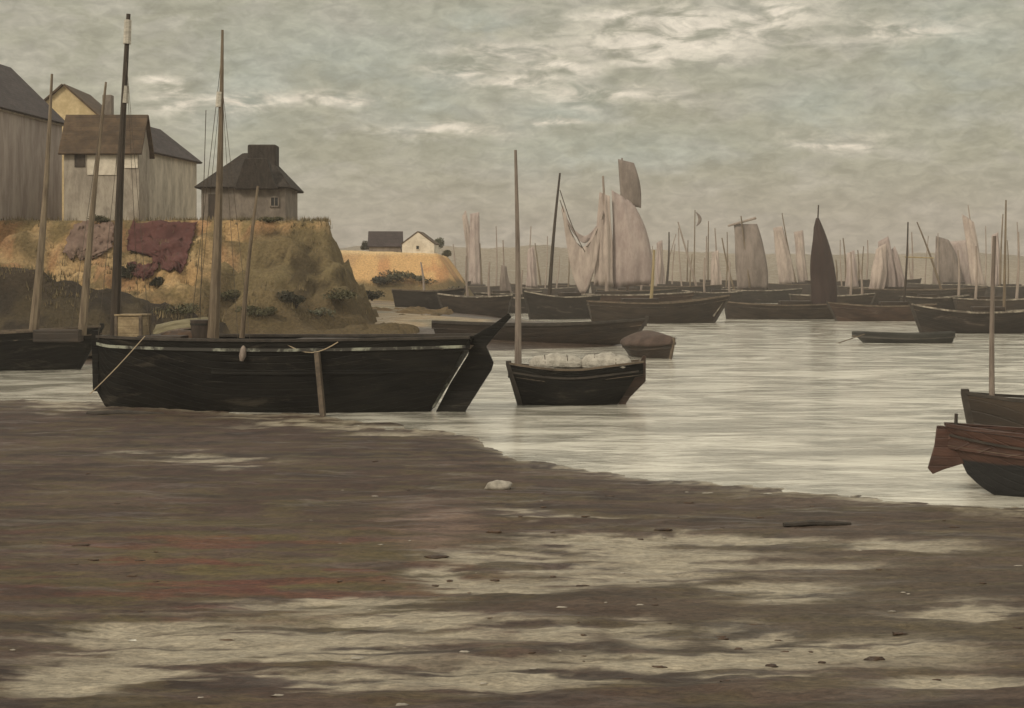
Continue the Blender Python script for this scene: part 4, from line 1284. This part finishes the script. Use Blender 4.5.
# brown-roofed shed with a white front
a0 = at(64, 220, 101.6)
hC, roC, HC = house('white_fronted_shed', 'brown-roofed shed with white patches between the tall and long houses', (a0.x, 101.6), 0, 5.4, 3.0, 5.25, 2.5, 'wall_shed', 'roof_brown', 'x', over=.3)
MB().box((2.75, -.035, 4.7), (2.1, .07, 1.95)).build('white_panel', M['wall_white'], hC)
MB().box((4.86, -.04, 4.8), (.95, .07, 1.15)).build('white_panel', M['wall_white'], hC)
MB().box((1.15, -.03, 4.75), (.75, .06, .9)).build('shutter', M['dark_wood'], hC)
# long pale house with a plum roof
a0 = at(141, 220, 105.0)
hD, roD, HD = house('long_house', 'pale limewashed long house with a plum slate roof', (a0.x, 105.0), R(82), 11.5, 4.4, 5.6, 2.2, 'wall_grey', 'roof_plum', 'x', hip=(0, 2.6))
MB().box((5.75, -.08, HD - .16), (11.5, .14, .20)).build('eaves_board', M['wall_mauve'], hD)
# thatched house at the end of the bank
a0 = at(201, 220, 103.5)
hE, roE, HE = house('thatched_house', 'squat grey house with a dark hipped thatch and broad chimney', (a0.x, 103.6), 0, 6.2, 5.8, 2.75, 2.45, 'wall_dark', 'thatch', 'x', hip=(2.6, 2.0), over=.35)
MB().box((4.1, 2.7, HE + 2.2), (2.15, 1.5, 1.9)).build('chimney', M['thatch'], roE, bevel=.12)
gb = MB().prism([(2.55, HE - .35), (5.75, HE - .35), (5.35, HE + .4), (4.95, HE + 1.9), (3.3, HE + 1.9)], -.62, .2)
gb.build('dormer', M['thatch'], roE, bevel=.06)
MB().box((.95, -.04, 1.5), (.85, .08, 1.9)).build('door', M['dark_wood'], hE)
window(hE, 'window', (5.4, 0, 1.9), .6, .7, (0, -1, 0), 'wall_dark')

# cottages on the headland
a0 = at(369, 250, 206)
hF, roF, HF = house('dark_cottage', 'dark-roofed low cottage on the sandy headland', (a0.x, 206), R(3), 4.7, 4.5, .75, 2.1, 'wall_dark', 'roof_plum', 'x', z=8.2, over=.2)
a0 = at(402, 250, 205)
hG, roG, HG = house('white_cottage', 'white gabled cottage on the sandy headland', (a0.x, 205), R(-4), 4.7, 5.5, 1.3, 1.75, 'wall_white', 'roof_brown', 'y', z=7.9, over=.08)
window(hG, 'window', (2.3, 0, 1.2), .5, .6, (0, -1, 0), 'wall_white', False)


# ------------------------------------------------------------------ cloths spread on the bank
def spread(name, label, outline_rows, m, seed):
    """cloth that lies on the slope; rows of (py, px_left, px_right)"""
    rows = []
    for (py, x0, x1) in outline_rows:
        row = []
        for j in range(25):
            u = j / 24
            jx = 1.3 * math.sin(py * .9 + seed)
            p = hit(x0 + jx + (x1 - x0) * u, py + 1.2 * math.sin(u * 9 + seed), bank_z, 86, 112)
            p.y -= .16; p.z += .10 + .05 * math.sin(u * 14 + py * .35)
            row.append(p)
        rows.append(row)
    return tag(MB().grid(rows).build(name, m, None, smooth='all', solid=.05), label, 'sailcloth', 'sails spread on the bank to dry')


def lerp_rows(keys, n):
    ys_ = np.linspace(keys[0][0], keys[-1][0], n); k = np.array(keys, float)
    return [(y, np.interp(y, k[:, 0], k[:, 1]), np.interp(y, k[:, 0], k[:, 2])) for y in ys_]


spread('drying_sail', 'large oxblood-red sail spread over the ochre bank', lerp_rows([(224, 133, 197), (240, 128, 194), (252, 127, 190), (258, 150, 188), (274, 168, 184)], 26), M['red_cloth'], 1)
spread('drying_sail', 'dull mauve sail spread on the bank left of the red one', lerp_rows([(225, 76, 115), (240, 68, 114), (254, 64, 112), (262, 72, 90)], 20), M['mauve_cloth'], 2)
spread('drying_sail', 'small red cloth on the bank below the big red sail', lerp_rows([(266, 129, 160), (274, 128, 156), (281, 140, 150)], 10), M['red_cloth'], 3)


# ------------------------------------------------------------------ bushes, weed, stones
def bush(p, r, hgt, m, label, seed, n=1000, leaf=.13, group='scrub on the shore'):
    g = random.Random(seed)
    root = empty('bush', p, 0, label, 'bush', group)
    b = MB()
    for i in range(7):
        a = g.uniform(0, 6.28); l = g.uniform(.4, .9)
        b.tube([(0, 0, -.1), (math.cos(a) * r * .25, math.sin(a) * r * .25, hgt * .35), (math.cos(a) * r * .6 * l, math.sin(a) * r * .6 * l, hgt * l * .9)], [.05, .035, .012], 5)
    b.build('stems', M['twig'], root)
    lobes = [(g.uniform(-.55, .55) * r, g.uniform(-.55, .55) * r, g.uniform(.1, .65) * hgt, g.uniform(.25, .55)) for _ in range(6)]
    b = MB()
    for i in range(n):
        c = lobes[i % 6]; d = Vector((g.gauss(0, 1), g.gauss(0, 1), g.gauss(0, 1))).normalized() * g.random() ** .4
        q = Vector((c[0] + d.x * r * c[3], c[1] + d.y * r * c[3], max(.03, c[2] + d.z * hgt * c[3] * .8)))
        s = leaf * g.uniform(.6, 1.5)
        ax = Vector((g.gauss(0, 1), g.gauss(0, 1), g.gauss(0, .7))).normalized(); bx = ax.cross(Vector((g.gauss(0, 1), g.gauss(0, 1), g.gauss(0, 1)))).normalized()
        b.add([q - ax * s, q + bx * s * .45, q + ax * s, q - bx * s * .45], [(0, 1, 2, 3)])
    b.build('leaves', m, root)
    return root


def on_bank(px, py): return hit(px, py, bank_z, 80, 118)
def on_head(px, py): return hit(px, py, head_z, 189, 230)


bushes = [
    (on_bank(295, 307), 1.3, 1.3, 'leaf_dark', 'dark bristling bush at the foot of the mound on the bank', .09),
    (on_bank(128, 276), 1.0, 1.2, 'leaf_dark', 'dark bush beside the first mast under the red cloth', .08),
    (on_bank(160, 284), 1.0, .7, 'leaf_dark', 'small dark bush below the red sail on the bank', .08),
    (on_bank(178, 312), 2.2, .8, 'leaf_olive', 'olive scrub behind the upturned dinghy', .08),
    (on_bank(258, 314), 1.7, .7, 'leaf_olive', 'olive scrub between the second mast and the mound', .08),
    (on_bank(225, 300), 1.2, .7, 'leaf_olive', 'little olive scrub on the ochre earth right of the second mast', .08),
    (on_bank(340, 298), 2.0, .9, 'leaf_olive', 'olive scrub on the shaded end of the bank', .09),
    (on_bank(372, 298), 1.4, .9, 'leaf_dark', 'dark scrub at the outer corner of the bank', .09),
    (on_bank(318, 318), 1.5, .7, 'leaf_grey', 'grey-green scrub above the after deck of the big boat', .08),
    (on_bank(100, 222), 1.0, .6, 'leaf_olive', 'olive tuft on the brink below the white-fronted shed', .07),
    (on_bank(268, 221), 1.2, .5, 'leaf_olive', 'olive tuft on the brink before the thatched house', .07),
    (on_head(402, 281), 3.2, 1.6, 'leaf_olive', 'low olive thicket at the foot of the sandy headland', .17),
    (on_head(386, 284), 2.4, 1.4, 'leaf_dark', 'dark thicket in the notch between bank and headland', .17),
    (on_head(424, 283), 2.4, 1.3, 'leaf_olive', 'olive thicket under the right half of the headland', .17),
    (on_head(367, 249), 1.2, 1.4, 'leaf_dark', 'dark bush by the left end of the dark-roofed cottage', .15),
    (on_head(437, 250), 1.4, 2.2, 'leaf_grey', 'grey-green shrub right of the white cottage', .15),
    (on_head(446, 256), 1.5, 1.3, 'leaf_olive', 'olive shrub on the brink of the headland', .15),
    (at(456, 292, 178), 1.6, 3.1, 'leaf_dark', 'tall dark bush at the right foot of the headland', .16),
    (at(478, 297, 190), 2.2, 1.6, 'leaf_dark', 'dark bush among hulls right of the headland', .16),
    (at(430, 291, 176), 2.2, 1.1, 'leaf_dark', 'low dark bush under the headland cliff', .15),
]
for i, (p, r, hh, mm, lab, lf) in enumerate(bushes):
    p = Vector(p)
    if p.y > 150 and lab.startswith(('tall dark', 'dark bush among', 'low dark bush')):
        p.z = max(ground_at(p.x, p.y), float(head_z(np.array([p.x]), np.array([p.y]))[0]) if p.y > 190 else 0)
    bush(p - Vector((0, 0, .12)), r, hh, M[mm], lab, 100 + i, leaf=lf)


def bank_grass():
    g = random.Random(77); b = MB(); pts = []
    for _ in range(9000):
        x, y = g.uniform(-48, -7), g.uniform(80, 104)
        pts.append((x, y))
    xs = np.array([p[0] for p in pts]); ys_ = np.array([p[1] for p in pts])
    zs = bank_z(xs, ys_); dn = fbm(xs * .35, ys_ * .35, 88, 4)
    for (x, y), z, d in zip(pts, zs, dn):
        edge = 1.0 if abs(z - TOP) < .35 and y > 98 else 0
        if z < 1.9 or g.random() > (d - .40) * 4.0 + .35 * edge: continue
        for _k in range(4):
            hh = g.uniform(.12, .42); w = g.uniform(.02, .05); a = g.uniform(0, 6.28); ln = g.uniform(.1, .5) * hh
            ox, oy = g.gauss(0, .12), g.gauss(0, .12); ca, sa = math.cos(a), math.sin(a)
            b.add([(x + ox - w * ca, y + oy - w * sa, z - .06), (x + ox + w * ca, y + oy + w * sa, z - .06), (x + ox - sa * ln, y + oy + ca * ln, z + hh)], [(0, 1, 2)])
    return tag(b.build('grass', M['dry_grass']), kind='stuff')


M['dry_grass'] = mat('dry_grass', (.075, .062, .030), (.22, .165, .085), (1, 1, 1), .5, bump=.1)
bank_grass()


def strew(name, n, seed, m, sizes, spots, lo):
    """weed or shingle lying about on the flat: nobody could count it"""
    g = random.Random(seed); b = MB(); pts = []
    while len(pts) < n:
        cx, cy, hx, hy = spots[g.randrange(len(spots))]
        px, py = g.gauss(cx, hx), g.gauss(cy, hy)
        if py < 420: continue
        Y = flat(py); X = (px - 512) * Y / F
        if Y > float(np.interp(X, YW_X, YW_Y)) - 1.2 or Y < 9: continue
        pts.append((X, Y))
    xs = np.array([[p[0] for p in pts]]); ys_ = np.array([[p[1] for p in pts]])
    zs = ground(xs, ys_)[0][0]
    for (x, y), z in zip(pts, zs):
        if z < lo: continue
        s = g.uniform(*sizes) * (1 if g.random() < .8 else 1.8)
        b.blob((x, y, z + s * .06), (s * g.uniform(.9, 2.2), s * g.uniform(.5, .9), s * .34), g.randrange(9999), .2, 8, 5)
    return tag(b.build(name, m, None, smooth='all'), kind='stuff')


strew('seaweed', 90, 3, M['weed'], (.018, .06), [(220, 575, 170, 26), (120, 570, 60, 14), (560, 610, 200, 40), (850, 640, 140, 40), (780, 520, 150, 14), (700, 655, 90, 22), (300, 480, 200, 30)], .0)
strew('shingle', 40, 4, M['stone'], (.012, .04), [(450, 540, 120, 30), (640, 570, 150, 30), (300, 660, 200, 24), (500, 500, 200, 20), (850, 560, 150, 40)], -.01)


def boulder(px, py, r, label):
    Y = flat(py); X = (px - 512) * Y / F; z = ground_at(X, Y)
    b = MB().blob((0, 0, r * .25), (r * 1.2, r * .8, r * .55), int(px), .12, 20, 12)
    o = b.build('boulder', M['stone'], None, smooth='all'); o.location = (X, Y, z)
    tag(o, label, 'boulder')


boulder(499, 492, .24, 'pale rounded boulder on the mud near the water edge')


def driftwood(px, py, L, rz, label, r=.06):
    Y = flat(py); X = (px - 512) * Y / F; z = ground_at(X, Y)
    o = MB().tube([(-L / 2, 0, r * .4), (-L * .1, .06, r * .7), (L * .25, -.02, r * .6), (L / 2, .08, r * .3)], [r * .8, r, r * .8, r * .4], 7).build('driftwood', M['rail_dark'], None, smooth=True)
    o.location = (X, Y, z); o.rotation_euler = (0, 0, rz)
    tag(o, label, 'driftwood', 'driftwood on the mud')


driftwood(818, 530, 1.3, .1, 'dark driftwood at the right of the mud flat above the long wet streaks')
driftwood(125, 416, 2.6, -.06, 'long dark driftwood on the mud under the bow of the big boat', .09)

# ------------------------------------------------------------------ harbour haze
hz = bpy.data.materials.new('haze'); hz.use_nodes = True
hk = NT(hz.node_tree)
for n in list(hk.n): hk.n.remove(n)
pv = hk.new('ShaderNodeVolumePrincipled')
pv.inputs['Color'].default_value = (.96, .90, .84, 1)
pv.inputs['Density'].default_value = .00050
pv.inputs['Anisotropy'].default_value = .1
ho = hk.new('ShaderNodeOutputMaterial'); hk.l.new(pv.outputs[0], ho.inputs['Volume'])
hb = MB().box((0, 226, 12.5), (790, 500, 33))
tag(hb.build('haze', hz), kind='stuff')
